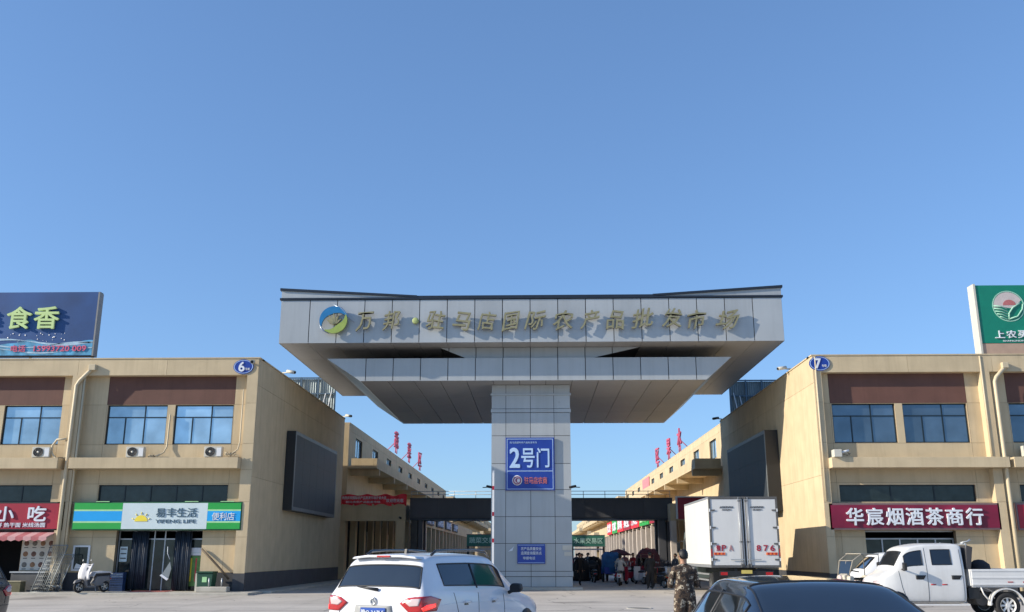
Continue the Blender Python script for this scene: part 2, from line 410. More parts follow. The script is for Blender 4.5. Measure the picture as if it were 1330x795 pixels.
# lower tier: trapezoid section with slanted ends
T0, T1, B0, B1 = -10.56, 9.98, -8.80, 8.66
Y0, Y1 = 47.0, 63.2
MB().prism([(T0 + .04, LT - .01), (T1 - .04, LT - .01), (B1 - .03, LB + .05), (B0 + .03, LB + .05)], 'Y', Y0 + .03, Y1 - .4).build('lower_tier_core', JOINT, gate)
lj = [T0] + [-9.95 + 1.394 * k for k in range(1, 14)] + [T1]
lj = [T0, -8.55] + [-8.55 + 1.394 * k for k in range(1, 13)] + [T1]
for a, b in zip(lj, lj[1:]):
    ax, b2 = a + (.02 if a != T0 else 0), b - (.02 if b != T1 else 0)
    zb = lambda x: LB + max(0, (B0 - x) / (B0 - T0), (x - B1) / (T1 - B1)) * (LT - LB)
    pts = [(ax, LT), (b2, LT)]
    if b2 < T1 - .01: pts.append((b2, zb(b2)))
    for e in sorted((B0, B1), reverse=True):
        if ax < e < b2: pts.append((e, LB))
    if ax > T0 + .01: pts.append((ax, zb(ax)))
    MB().prism(pts, 'Y', Y0, Y0 + .028).build('tier_panel', ALU, gate)
for (tx, bx3, s) in ((T0, B0, -1), (T1, B1, 1)):
    for k in range(6):
        y0 = Y0 + .03 + k * 2.69
        MB().prism([(tx, LT), (tx - s * .03, LT), (bx3 - s * .03, LB), (bx3, LB)], 'Y', y0 + .01, y0 + 2.67).build('slanted_side_panel', ALU, gate)
n_ = 13
for i in range(n_):
    for k in range(3):
        a, b = B0 + .02 + i * (B1 - B0 - .04) / n_, B0 + .02 + (i + 1) * (B1 - B0 - .04) / n_
        y0 = Y0 + .03 + k * 5.39
        bx('soffit_panel', ALU_DK, gate, a + .014, b - .014, y0 + .008, y0 + 5.37, LB + .005, LB + .045)
# pillar
P0, P1, PY0, PY1 = -2.19, 1.84, 48.3, 52.3
MB().box(P0 + .03, P1 - .03, PY0 + .03, PY1 - .03, 0, LB).build('pillar_core', JOINT, gate)
zl = [.12, .61, .86, 2.19, 3.49, 4.82, 6.12, 7.53, 8.71, 8.91, 9.66, LB]
pj = [P0, -1.46, -.20, 1.01, P1]
for z0, z1 in zip(zl, zl[1:]):
    band = z1 in (.86, 8.91)
    p = .035 if band else 0
    for a, b in zip(pj, pj[1:]):
        bx('pillar_panel', ALU, gate, a + (.012 if a != P0 else -p), b - (.012 if b != P1 else -p), PY0 - p, PY0 + .03, z0 + .012, z1 - .012)
    for s, X in ((-1, P0), (1, P1)):
        for k in range(3):
            y0 = PY0 + .035 + k * 1.31; bx('pillar_side_panel', ALU, gate, X + s * p, X - s * .03, y0 + .01, y0 + 1.30, z0 + .012, z1 - .012)
bx('pillar_cap', ALU, gate, P0 - .06, P1 + .06, PY0 - .06, PY0 - .001, 9.60, 9.70)
MB().box(P0 - .45, P1 + .45, PY0 - 1.1, PY1 + .6, 0, .12).build('pillar_kerb', PAVE, gate, bevel=.02)
for x, dx in ((P0 + .35, .5), (P1 - .62, .55)):
    bx('ledge_stain_plate', ALU, gate, x, x + dx * .2, PY0 - .02, PY0 - .002, 9.2, 9.3)
# the raised calligraphic letters, standing 30 cm off the fascia, and the round emblem
S = 46 / 44
chars = [('万', 465, 487), ('邦', 500, 522), ('驻', 557, 580), ('马', 592, 613), ('店', 623, 646), ('国', 655, 677), ('际', 685, 709), ('农', 721, 746), ('产', 757, 779),
         ('品', 789, 811), ('批', 822, 849), ('发', 861, 886), ('市', 894, 917), ('场', 931, 958)]
for ch, a, b in chars:
    x0 = -12.82 + (a - 364) * .03867; x1 = -12.82 + (b - 364) * .03867
    dz = R.uniform(-.06, .06) + (.0 if ch not in '品' else -.05)
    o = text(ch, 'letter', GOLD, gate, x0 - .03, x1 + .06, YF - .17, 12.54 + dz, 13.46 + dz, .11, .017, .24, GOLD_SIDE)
    k_ = R.uniform(0, 6)
    for v in o.data.vertices: u_, z_ = v.co.x, v.co.z; v.co.x += .035 * math.sin(z_ * 5 + k_); v.co.z += .05 * math.sin(u_ * 4.5 + k_) + .05 * u_
MB().lathe([(0, -.05), (.13, -.05), (.16, -.03), (.16, .05), (0, .05)], 'Y', (-5.93, YF - .17, 13.0), 24).build('letter_dot', mat('dot_olive', (.36, .42, .16), .5), gate)
def arc_piece(cx, cz, r0, r1, a0, a1, y0, y1, taper=True, n=22):
    mb = MB(); out, inn = [], []
    for i in range(n + 1):
        t = a0 + (a1 - a0) * i / n; k = math.sin(math.pi * i / n) if taper else 1
        out.append((cx + r1 * math.cos(t), cz + r1 * math.sin(t))); ri = r1 - (r1 - r0) * (.12 + .88 * k)
        inn.append((cx + ri * math.cos(t), cz + ri * math.sin(t)))
    for i in range(n): mb.prism([out[i], out[i + 1], inn[i + 1], inn[i]], 'Y', y0, y1)
    return mb
LC = (-10.02, 13.02)
arc_piece(*LC, .33, .72, rad(15), rad(205), YF - .34, YF - .18).build('emblem_blue_arc', mat('emblem_blue', (.03, .20, .42), .35, .3), gate)
arc_piece(*LC, .31, .68, rad(-130), rad(25), YF - .37, YF - .20).build('emblem_green_arc', mat('emblem_green', (.36, .44, .10), .35, .3), gate)
for a, l, wd in ((90, .44, .17), (118, .40, .15), (62, .40, .15), (145, .36, .12), (35, .36, .12)):
    t = rad(a); c, s_ = math.cos(t), math.sin(t); bxp, bz = LC[0], LC[1] - .22
    pts = [(bxp, bz), (bxp + c * l * .5 - s_ * wd * .6, bz + s_ * l * .5 + c * wd * .6), (bxp + c * l * 1.35, bz + s_ * l * 1.35), (bxp + c * l * .5 + s_ * wd * .6, bz + s_ * l * .5 - c * wd * .6)]
    MB().prism(pts, 'Y', YF - .36 - a * .0003, YF - .22).build('emblem_leaf', GOLD, gate)
MB().tube([(LC[0] - .05, YF - .28, LC[1] + .80), (LC[0] + .35, YF - .30, LC[1] + .62), (LC[0] + .75, YF - .3, LC[1] + .15), (LC[0] + 1.05, YF - .28, LC[1] - .12)], [.02, .05, .04, .01], 8).build('emblem_swoosh', mat('emblem_silver', (.30, .36, .45), .35, .5), gate)
MB().tube([(LC[0] - .72, YF - .28, LC[1] - .22), (LC[0] - .55, YF - .30, LC[1] - .50), (LC[0] - .2, YF - .3, LC[1] - .68)], [.01, .05, .02], 8).build('emblem_swoosh', MATS['emblem_silver'], gate)
for i in range(9):   # stand-off rods
    pass

# signs on the pillar
t = thing('gate_number_sign', 'large square blue gate sign 2号门 on the pillar', 'sign', (-.23, 48.26, 4.77))
bx('board', BLUE, t, -1.47, 1.01, 48.17, 48.26, 4.77, 7.42, .01)
for a in ((-1.40, .94, 7.33, 7.355), (-1.40, .94, 4.83, 4.855), (-1.40, .94, 5.72, 5.75)): bx('border_line', SPALE, t, a[0], a[1], 48.160, 48.169, a[2], a[3])
for a in ((-1.40, -1.375), (.915, .94)):
    bx('border_line', SPALE, t, a[0], a[1], 48.160, 48.169, 4.86, 5.715); bx('border_line', SPALE, t, a[0], a[1], 48.160, 48.169, 5.755, 7.325)
text('2', 'numeral', SPALE, t, -1.24, -.76, 48.168, 5.92, 6.88, .02, .035)
text('号', 'letter', SPALE, t, -.66, .0, 48.168, 5.92, 6.86, .02, .022)
text('门', 'letter', SPALE, t, .13, .74, 48.168, 5.92, 6.88, .02, .022)
text('驻马店国际农产品批发市场', 'small_lettering', SPALE, t, -1.25, .12, 48.168, 7.12, 7.22, .01)
MB().lathe([(0, -.01), (.25, -.01), (.25, .012), (0, .012)], 'Y', (-.88, 48.158, 5.27), 28).build('emblem_disc', SWHITE, t)
arc_piece(-.88, 5.27, .15, .21, 0, 2 * math.pi, 48.140, 48.147, False).build('emblem_ring', mat('emblem_maroon', (.28, .08, .16), .5), t)
arc_piece(-.86, 5.27, .02, .12, rad(40), rad(300), 48.140, 48.147).build('emblem_mark', MATS['emblem_maroon'], t)
text('驻马店农商', 'small_lettering', mat('sign_salmon_text', (.55, .16, .18), .5), t, -.52, .62, 48.168, 5.10, 5.44, .015, .02)
t = thing('notice_sign', 'small blue notice board with white lettering low on the pillar', 'sign', (-.2, 48.26, 1.26))
bx('board', BLUE2, t, -.88, .50, 48.2, 48.26, 1.22, 2.16, .01)
for z in (1.26, 2.10): bx('border_line', SPALE, t, -.84, .46, 48.190, 48.199, z, z + .02)
text('农产品质量安全', 'small_lettering', SWHITE, t, -.70, .32, 48.198, 1.86, 2.02, .01, .02)
text('追溯查询服务点', 'small_lettering', SWHITE, t, -.70, .32, 48.198, 1.65, 1.81, .01, .02)
text('举报电话', 'small_lettering', SWHITE, t, -.60, .0, 48.198, 1.42, 1.56, .01, .02)
for (a, b, c, d, lab) in ((1.36, 1.82, 1.88, 2.10, 'upper white paper notice pasted on right edge of the pillar'), (1.44, 1.82, 1.60, 1.78, 'lower white paper notice pasted on right edge of the pillar')):
    tag(MB().box(a, b, 48.255, 48.27, c, d).build('paper_notice', OFFW), lab, 'notice')
tag(MB().prism([(-1.34, 1.80), (-1.12, 1.98), (-1.05, 2.06), (-1.12, 1.84)], 'Y', 48.25, 48.27).build('torn_sticker', SWHITE), 'torn white sticker left of the small notice on the pillar', 'sticker')
def cctv(x, y, z, rz, lab, body=OFFW, grp='security cameras', s=1):
    t = thing('security_camera', lab, 'camera', (x, y, z), rz, grp)
    MB().box(-.03 * s, .03 * s, 0, .30 * s, -.02 * s, .02 * s).build('bracket', body, t, world=False)
    MB().cyl((0, -.30 * s, -.02 * s), (0, .06 * s, .05 * s), .065 * s, n=14).build('housing', body, t, world=False)
    MB().cyl((0, -.325 * s, -.025 * s), (0, -.301 * s, -.02 * s), .05 * s, n=14).build('lens', BLACKM, t, world=False)
    return t
cctv(P0 - .18, 48.45, 4.95, rad(60), 'dark camera on left edge of the gate pillar', BLACKM)
cctv(P1 + .18, 48.45, 4.95, rad(-60), 'dark camera on right edge of the gate pillar', BLACKM)
# raised barrier arm in front of the pillar
t = thing('barrier_gate', 'raised white striped barrier arm standing left of the pillar', 'barrier', (-1.95, 45.3, 0))
MB().box(-2.16, -1.84, 45.15, 45.5, 0, 1.05).build('cabinet', mat('barrier_cabinet', (.62, .30, .08), .45, grime=.2), t, bevel=.03)
am = MB(); am.box(-1.995, -1.905, 45.08, 45.13, .8, 5.5); am.build('arm', WHITE, t)
for z in (2.2, 3.4, 4.6): bx('arm_stripe', SRED, t, -1.997, -1.903, 45.075, 45.135, z, z + .18)

# ------------------------------------------------------------------ buildings 6 and 7
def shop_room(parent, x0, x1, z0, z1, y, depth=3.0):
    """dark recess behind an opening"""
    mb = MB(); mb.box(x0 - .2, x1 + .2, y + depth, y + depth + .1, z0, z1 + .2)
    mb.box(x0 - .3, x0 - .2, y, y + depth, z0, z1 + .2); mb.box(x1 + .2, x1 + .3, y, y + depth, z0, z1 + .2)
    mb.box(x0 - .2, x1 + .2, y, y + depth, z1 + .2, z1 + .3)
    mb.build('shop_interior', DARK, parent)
WL = [('h', .69, 0, .60), ('h', .70, .60, 1), ('v', .60, 0, 1), ('v', .30, 0, .69)]
WLINES = [('h', .69, 0, 1), ('v', .62, 0, 1), ('v', .30, 0, .69)]

b6 = thing('market_building', 'beige two storey shop building numbered 6, left of the gate', 'building', (-27, 52, 0))
Yw = 43.0; Yb = 42.60
holes6 = [(-19.74, -16.95, 6.54, 8.35), (-16.59, -13.87, 6.54, 8.35), (-24.59, -21.89, 6.54, 8.35), (-28.1, -25.3, 6.54, 8.35),
          (-19.76, -13.86, 3.95, 4.71), (-27.5, -21.90, 3.95, 4.71), (-18.73, -14.84, 0, 2.73), (-27.5, -22.95, 0, 2.73)]
us6 = [-32, -28.6, -21.92, -21.05, -19.80, -13.85, -12.72]
def m6(a, b, c, d):
    if c >= 8.3 and ((a == -19.80) or (a == -28.6)): return BROWN
    if d <= .9: return PLINTH
    return STUCCO
wall(fr_y(Yw), b6, us6, [0, .88, 2.4, 3.93, 4.75, 5.60, 6.52, 8.36, 9.68], holes6, thick=.25, matf=m6)
for (u0, u1) in ((-19.74, -16.95), (-16.59, -13.87), (-24.59, -21.89), (-28.1, -25.3)):
    window(fr_y(Yw), b6, u0, u1, 6.54, 8.35, WLINES, GLASS_L)
window(fr_y(Yw), b6, -19.76, -13.86, 3.95, 4.71, [('v', k / 5, 0, 1) for k in range(1, 5)], GLASS_D, name='transom_window')
window(fr_y(Yw), b6, -27.5, -21.90, 3.95, 4.71, [('v', k / 4, 0, 1) for k in range(1, 4)], GLASS_D, name='transom_window')
# parapet band
for a, b in zip([-32, -27.2, -21.15, -17.0, -12.72], [-27.2, -21.15, -17.0, -12.72]):
    bx('parapet_panel', STUCCO, b6, a + .006, b - .006, Yb, Yw + .26, 9.68, 10.44)
bx('parapet_cap', STUCCO, b6, -32, -12.66, Yb - .03, Yw + .3, 10.445, 10.50)
# piers
for a, b in ((-13.22, -12.72), (-21.36, -20.86), (-29.3, -28.8)):
    for z0, z1 in ((.1, 2.4), (2.4, 3.93), (3.93, 5.35), (5.90, 6.52), (6.52, 8.36), (8.36, 9.68)) if a > -14 else ((.1, 3.93), (3.93, 5.35), (5.9, 9.68)):
        if z0 == 5.9 and a > -14: z0 = 5.35
        bx('pier_panel', STUCCO if not (z0 == .1 and a > -14) else STUCCO, b6, a, b, Yb, Yw, z0 + (.012 if z0 > .2 else 0), z1 - .0001)
    bx('pier_base', PLINTH, b6, a - .01, b + .01, Yb - .012, Yw - .001, .1, .86)
bx('balcony_ledge', STUCCO, b6, -20.86, -13.23, 42.15, 42.995, 5.38, 5.86, .01)
bx('balcony_ledge', STUCCO, b6, -28.8, -21.37, 42.15, 42.995, 5.38, 5.86, .01)
# side wall facing the street, roof, back
Xs = -12.7
ys = [42.61, 47.4, 52.6, 57.6, 62.84]
wall(fr_xp(Xs), b6, ys, [0, .88, 5.05, 9.2, 10.44], (), thick=.3, matf=lambda a, b, c, d: PLINTH if d <= .9 else STUCCO_DK)
bx('parapet_cap', STUCCO_DK, b6, Xs - .35, Xs + .04, 42.98, 62.84, 10.445, 10.50)
bx('roof_slab', PAVE, b6, -32, Xs - .33, 43.3, 62.8, 9.6, 9.75)
bx('rear_wall', STUCCO, b6, -32, Xs - .33, 62.6, 62.84, 0, 10.44)
# downpipes
def downpipe(parent, pts, r=.075, name='downpipe'):
    MB().tube(pts, r, 10).build(name, PIPE, parent)
downpipe(b6, [(-20.42, 42.64, 10.02), (-20.47, 42.55, 9.98), (-20.58, 42.52, 9.85), (-20.98, 42.52, 9.42), (-21.10, 42.52, 9.2), (-21.12, 42.52, 5.0), (-21.12, 42.52, .15)], .085)
MB().box(-20.60, -20.28, 42.42, 42.655, 9.90, 10.18).build('pipe_outlet_box', PIPE, b6, bevel=.02)
downpipe(b6, [(-20.78, 42.60, 9.6), (-20.78, 42.60, .15)], .05)
downpipe(b6, [(-13.35, 42.62, 9.0), (-13.35, 42.62, 6.6), (-13.42, 42.6, 6.25), (-13.7, 42.6, 6.05), (-13.95, 42.6, 6.03)], .03, 'cable_conduit')
downpipe(b6, [(-16.77, 42.93, 7.9), (-16.78, 42.9, 6.4), (-16.86, 42.8, 6.15), (-17.1, 42.7, 5.98), (-17.5, 42.65, 5.95)], .035, 'cable_conduit')
downpipe(b6, [(-21.25, 42.55, 6.75), (-21.75, 42.62, 6.72), (-21.95, 42.66, 6.45), (-21.9, 42.62, 6.1), (-21.6, 42.5, 5.8), (-21.42, 42.5, 5.4)], .05, 'cable_conduit')
R2 = random.Random(3)
def wire_tangle(parent, x, y, z, w_, n=5):
    for i in range(n):
        x0, x1 = x + R2.uniform(0, .2), x + w_ - R2.uniform(0, .2)
        pts = [(x0 + (x1 - x0) * k / 6, y + R2.uniform(-.05, .05), z + R2.uniform(-.09, .10)) for k in range(7)]
        MB().tube(pts, .012, 5).build('cable', BLACKM if i % 2 else PIPE, parent)
wire_tangle(b6, -14.0, 42.4, 6.02, .75); wire_tangle(b6, -17.5, 42.4, 5.95, .5, 3)

# oval building numbers
def oval(x, z, num, lab):
    t = thing('building_number_sign', lab, 'sign', (x, 42.62, z))
    mb = MB(); n = 28; poly = [(x + .47 * math.cos(2 * math.pi * i / n), z + .34 * math.sin(2 * math.pi * i / n)) for i in range(n)]
    mb.prism(poly, 'Y', 42.56, 42.625).build('board', BLUE, t)
    poly = [(x + .44 * math.cos(2 * math.pi * i / n), z + .31 * math.sin(2 * math.pi * i / n)) for i in range(n)]
    mb = MB()
    for i in range(n):
        a, b = poly[i], poly[(i + 1) % n]; k = .94
        mb.prism([a, b, (x + (b[0] - x) * k, z + (b[1] - z) * k), (x + (a[0] - x) * k, z + (a[1] - z) * k)], 'Y', 42.552, 42.559)
    mb.build('border_line', SPALE, t)
    text(num, 'numeral', SWHITE, t, x - .21, x + .05, 42.558, z - .22, z + .22, .016, .04)
    text('号楼', 'small_lettering', SWHITE, t, x + .09, x + .30, 42.558, z - .17, z - .05, .01, .01)
oval(-13.42, 10.05, '6', 'oval blue sign with number 6 at top corner of left building')
oval(13.02, 10.08, '7', 'oval blue sign with number 7 at top corner of right building')

# air conditioners
def ac_unit(x, y, z, lab, rz=0):
    t = thing('air_conditioner', lab, 'air conditioner', (x, y + .1, z), rz, 'outdoor air conditioning units on the ledges')
    MB().box(-.42, .42, -.16, .16, .06, .60).build('casing', OFFW, t, world=False, bevel=.015)
    MB().lathe([(0, -.166), (.225, -.166), (.235, -.172), (.235, -.161), (0, -.161)], 'Y', (-.12, 0, .33), 24).build('fan_opening', GREYD, t, world=False)
    mb = MB()
    for r in (.07, .13, .19, .23): mb.lathe([(r - .006, -.186), (r + .006, -.186), (r + .006, -.176), (r - .006, -.176)], 'Y', (-.12, 0, .33), 20, True)
    for k in range(8):
        a = k * math.pi / 4; mb.cyl((-.12, -.18, .33), (-.12 + .235 * math.cos(a), -.18, .33 + .235 * math.sin(a)), .005, n=4)
    mb.build('fan_guard', BLACKM, t, world=False)
    MB().lathe([(0, -.192), (.05, -.19), (.06, -.175)], 'Y', (-.12, 0, .33), 14).build('fan_hub', OFFW, t, world=False)
    for s in (-1, 1): MB().box(s * .30 - .05, s * .30 + .05, -.17, .17, 0, .06).build('foot', GREYD, t, world=False)
    MB().box(.19, .40, -.172, -.161, .10, .52).build('service_panel', WHITE, t, world=False)
    t.scale = (.95, .9, .86)
    return t
ac_unit(-18.05, 42.5, 5.86, 'white outdoor air conditioner on the ledge, under left window above the green shop sign')
ac_unit(-14.5, 42.5, 5.86, 'white outdoor air conditioner on the ledge, near right corner above the green shop sign')
ac_unit(-22.35, 42.5, 5.86, 'white outdoor air conditioner on the ledge above the red snack shop sign')

# convenience store
st = thing('convenience_store_sign', 'green, blue and white convenience store sign with a yellow sun', 'sign', (-16.8, 42.75, 2.7))
bx('sign_box', mat('sign_frame_green', (.01, .10, .035), .4), st, -20.60, -13.02, 42.58, 42.995, 2.70, 3.93, .01)
def stripes(x0, x1):
    for m_, a, b in ((GRN, 2.75, 3.02), (LGRN, 3.02, 3.09), (CYAN, 3.09, 3.53), (LGRN, 3.53, 3.60), (GRN, 3.60, 3.88)):
        bx('stripe', m_, st, x0, x1, 42.560, 42.579, a, b)
stripes(-20.55, -18.38); stripes(-14.55, -13.07)
bx('centre_panel', PALE, st, -18.375, -14.555, 42.560, 42.579, 2.75, 3.88)
n = 16; sc = (-17.50, 3.08)
MB().prism([(sc[0] + .29 * math.cos(math.pi * i / n), sc[1] + .27 * math.sin(math.pi * i / n)) for i in range(n + 1)], 'Y', 42.545, 42.556).build('sun_emblem', YEL, st)
for k in range(5):
    a = math.pi * (k + .5) / 5; c, s_ = math.cos(a), math.sin(a)
    MB().tube([(sc[0] + .33 * c, 42.55, sc[1] + .31 * s_), (sc[0] + .42 * c, 42.55, sc[1] + .40 * s_)], .02, 6).build('sun_ray', YEL, st)
SDK = mat('sign_slate_text', (.05, .11, .16), .5)
text('易丰生活', 'lettering', SDK, st, -16.85, -15.02, 42.558, 3.27, 3.66, .016, .012)
text('YIFENG LIFE', 'small_lettering', SDK, st, -16.85, -15.05, 42.558, 3.01, 3.16, .012, .012)
text('便利店', 'lettering', SWHITE, st, -14.33, -13.33, 42.558, 3.13, 3.46, .016, .015)
for a in (-19.6, -15.6, -14.0): bx('light_strip', LGRN, st, a, a + .6, 42.545, 42.575, 3.93, 3.96)

shop_room(b6, -18.73, -14.84, 0, 2.73, 43.25)
df = MB()
for x in (-18.70, -17.98, -17.1, -16.62, -16.15, -15.52, -14.90): df.box(x - .025, x + .025, 43.30, 43.36, .1, 2.70)
df.box(-18.675, -14.925, 43.31, 43.35, 2.30, 2.36); df.box(-18.73, -14.84, 43.29, 43.37, 2.68, 2.728)
df.build('shopfront_frame', STEEL, b6)
for a, b in ((-18.67, -18.0), (-17.08, -16.64), (-16.6, -16.17), (-15.5, -14.92)):
    bx('shopfront_pane', GLASS_D, b6, a, b, 43.325, 43.335, .12, 2.29)
bx('door_leaf', GLASS_D, b6, -17.95, -17.12, 43.32, 43.33, .12, 2.29)
def curtain(x0, x1, z0, z1, y, m, parent, lab=None):
    mb = MB(); n = 30; b = 0
    for i in range(n + 1):
        x = x0 + (x1 - x0) * i / n; yy = y + .06 * math.sin(i * 1.9) + .03 * math.sin(i * .7)
        mb.v += [(x, yy, z0), (x, yy, z1), (x, yy + .03, z0), (x, yy + .03, z1)]
    for i in range(n):
        a = i * 4; c = a + 4
        mb.f += [(a, a + 1, c + 1, c), (a + 2, c + 2, c + 3, a + 3), (a + 1, a + 3, c + 3, c + 1), (a, c, c + 2, a + 2)]; mb.sm += [True] * 4
    return mb.build('door_curtain', m, parent)
CURT = mat('curtain_navy', (.035, .05, .075), .55, var=.25, scale=5)
cu = curtain(-18.05, -17.32, .18, 2.66, 43.12, CURT, None); tag(cu, 'dark insulated curtain on left side of the store doorway', 'curtain')
cu = curtain(-16.1, -15.35, .14, 2.66, 43.10, CURT, None); tag(cu, 'dark insulated curtain on right side of the store doorway', 'curtain')
t = thing('hanging_curtain_flap', 'grey curtain flap with white hem swung sideways in the store doorway', 'curtain', (-16.3, 43.0, .9))
MB().prism([(-16.20, 1.35), (-16.12, 1.05), (-16.22, .62), (-16.52, .80)], 'Y', 43.0, 43.03).build('flap', mat('flap_grey', (.22, .26, .28), .6), t)
MB().prism([(-16.20, .62), (-16.28, .55), (-16.60, .76), (-16.52, .82)], 'Y', 42.98, 43.035).build('hem', SWHITE, t)
MB().tube([(-16.36, 43.0, 2.0), (-16.34, 43.0, 1.7), (-16.22, 43.0, 1.45)], .015, 6).build('cord', SWHITE, t)
# posters and crates by the door
for i, (x0, x1, z0, z1, m_, lab) in enumerate((
        (-18.62, -18.28, 1.35, 2.0, PALE, 'pale notice sheets stuck on left pane of the store front'),
        (-15.45, -14.93, 1.62, 1.95, SWHITE, 'white sheet stuck on right pane of the store front'),
        (-15.44, -14.92, .30, 1.60, mat('poster_green', (.10, .24, .06), .5, var=.4, scale=5), 'green and yellow poster on right pane of the store front'))):
    t = thing('poster', lab, 'poster', ((x0 + x1) / 2, 43.31, z0))
    bx('sheet', m_, t, x0, x1, 43.295, 43.31, z0, z1)
    if i == 0:
        for k in range(3): bx('printed_line', GREYD, t, x0 + .04, x1 - .04, 43.288, 43.294, z0 + .12 + k * .2, z0 + .17 + k * .2)
    if i == 1: bx('printed_line', PALE, t, x0 + .06, x1 - .06, 43.288, 43.294, z0 + .1, z0 + .14)
    if i == 2: bx('red_strip', REDTXT, t, x0 + .28, x0 + .34, 43.288, 43.294, z0 + .2, z1 - .1); bx('yellow_strip', YEL, t, x0 + .06, x0 + .12, 43.288, 43.294, z0 + .2, z1 - .1)
CRATE = mat('crate_blue', (.015, .045, .13), .5, var=.2)
for k, lab in enumerate(('blue crate at the bottom of the stack by the store doorway', 'blue crate in the middle of the stack by the store doorway', 'blue crate on top of the stack by the store doorway')):
    t = thing('crate', lab, 'crate', (-18.36, 42.78, .10 + k * .27), R.uniform(-.1, .1), 'blue crates stacked by the store doorway')
    mb = MB(); mb.box(-.28, .28, -.18, .18, 0, .02); mb.box(-.28, -.26, -.18, .18, .02, .26); mb.box(.26, .28, -.18, .18, .02, .26)
    for z in (.03, .11, .19): mb.box(-.26, .26, -.18, -.165, z, z + .05); mb.box(-.26, .26, .165, .18, z, z + .05)
    mb.build('shell', CRATE, t, world=False)
    MB().box(-.24, .24, -.15, .15, .03, .2).build('bottles', PALE if k == 2 else GREYD, t, world=False)
tag(MB().box(-17.6, -15.9, 41.9, 43.2, .10, .115).build('door_mat', mat('mat_red', (.38, .12, .10), .9)), 'faded red mat in front of the store doorway', 'mat')
t = thing('framed_notice', 'white framed small board on the wall left of the store doorway', 'frame', (-20.2, 42.98, .97))
mb = MB(); mb.box(-20.58, -19.82, 42.93, 42.998, .96, 1.03); mb.box(-20.58, -19.82, 42.93, 42.998, 1.98, 2.05); mb.box(-20.58, -20.50, 42.93, 42.998, 1.03, 1.98); mb.box(-19.90, -19.82, 42.93, 42.998, 1.03, 1.98); mb.build('frame', WHITE, t)
bx('dark_panel', GLASS_D, t, -20.5, -19.9, 42.955, 42.99, 1.03, 1.98)
MB().prism([(-20.45, 1.05), (-20.15, 1.05), (-20.05, 1.16), (-20.38, 1.28)], 'Y', 42.94, 42.954).build('paper', WHITE, t)
t = thing('waste_bin', 'dark green wheelie bin against the wall right of the store doorway', 'bin', (-14.3, 42.4, .1))
MB().prism([(-.30, 0), (.30, 0), (.36, .78), (-.36, .78)], 'Y', -.28, .28).build('body', mat('bin_green', (.012, .07, .04), .5, var=.2), t, world=False, bevel=.02)
MB().box(-.38, .38, -.33, .32, .785, .85).build('lid', MATS['bin_green'], t, world=False, bevel=.02)
MB().box(-.1, .1, -.287, -.281, .4, .62).build('printed_mark', LGRN, t, world=False)
t = thing('leaning_plank', 'pale board leaning upright beside the green bin', 'plank', (-14.78, 42.5, .1)); bx('board', OFFW, t, -14.80, -14.72, 42.4, 42.6, .1, .86)
t = thing('concrete_block', 'low grey concrete block with two short posts beside the green bin', 'block', (-13.7, 41.9, .1))
MB().box(-14.5, -13.15, 41.65, 42.1, .1, .32).build('block', PAVE, t, bevel=.03)
for x in (-14.0, -13.45): MB().cyl((x, 41.85, .32), (x, 41.85, .68), .03).build('post', STEEL, t)
t = tag(MB().tube([(-14.80, 42.9, 1.90), (-14.3, 42.85, 1.45), (-13.8, 42.8, .98), (-13.45, 42.75, .62)], .05, 8).build('diagonal_strip', mat('strip_dark', (.10, .075, .05), .7)), 'dark hose running diagonally down the wall above the green bin', 'hose')  # dark diagonal band across the wall, drawn as a thin tube

# snack shop
st = thing('snack_shop_sign', 'red snack shop sign with large white characters 小吃 at left edge', 'sign', (-24, 42.7, 2.72))
bx('sign_box', BLACKM, st, -27.5, -21.02, 42.60, 42.995, 2.70, 3.93)
bx('sign_face', SRED, st, -27.45, -21.07, 42.58, 42.599, 2.76, 3.87)
text('小', 'letter', SWHITE, st, -24.05, -23.25, 42.578, 3.10, 3.72, .05, .03)
text('吃', 'letter', SWHITE, st, -22.60, -21.80, 42.578, 3.10, 3.74, .05, .03)
text('特', 'letter', SWHITE, st, -25.55, -24.75, 42.578, 3.10, 3.74, .05, .03)
text('麻辣粉 鸡蛋灌饼 热干面 米线汤圆', 'small_lettering', SWHITE, st, -25.6, -21.80, 42.578, 2.83, 3.03, .015, .03)
t = thing('shop_awning', 'faded red and pink striped awning below the red snack sign', 'awning', (-24.4, 42.6, 2.5))
AW = [mat('awning_pink', (.60, .33, .33), .8, grime=.2), mat('awning_red', (.46, .14, .15), .8, grime=.2)]
for k in range(17):
    x0 = -27.2 + k * .345
    MB().prism([(42.98, 2.70), (42.98, 2.66), (41.95, 2.38), (41.95, 2.42)], 'X', x0, x0 + .345).build('fabric_strip', AW[k % 2], t)
    MB().prism([(x0, 2.42), (x0 + .345, 2.42), (x0 + .345, 2.28), (x0 + .17, 2.22), (x0, 2.28)], 'Y', 41.92, 41.948).build('valance', AW[k % 2], t)
shop_room(b6, -27.5, -22.95, 0, 2.73, 43.25)
t = thing('menu_board', 'large white board with rows of dish pictures beside the snack shop', 'board', (-22.0, 42.95, .95))
bx('board', OFFW, t, -22.90, -21.40, 42.93, 42.99, .98, 2.62)
DISH = [mat('dish_a', (.14, .07, .05), .6, var=.5, scale=12), mat('dish_b', (.26, .14, .07), .6, var=.5, scale=12), mat('dish_c', (.16, .15, .13), .6, var=.5, scale=12)]
for r_ in range(3):
    for c_ in range(4):
        x, z = -22.70 + c_ * .37, 2.14 - r_ * .46
        MB().lathe([(0, -.006), (.105, -.006), (.115, .004)], 'Y', (x, 42.921, z), 14).build('dish_picture', DISH[(r_ + c_ * 2) % 3], t)
        bx('printed_line', GREYD, t, x - .09, x + .09, 42.922, 42.929, z - .2, z - .165)
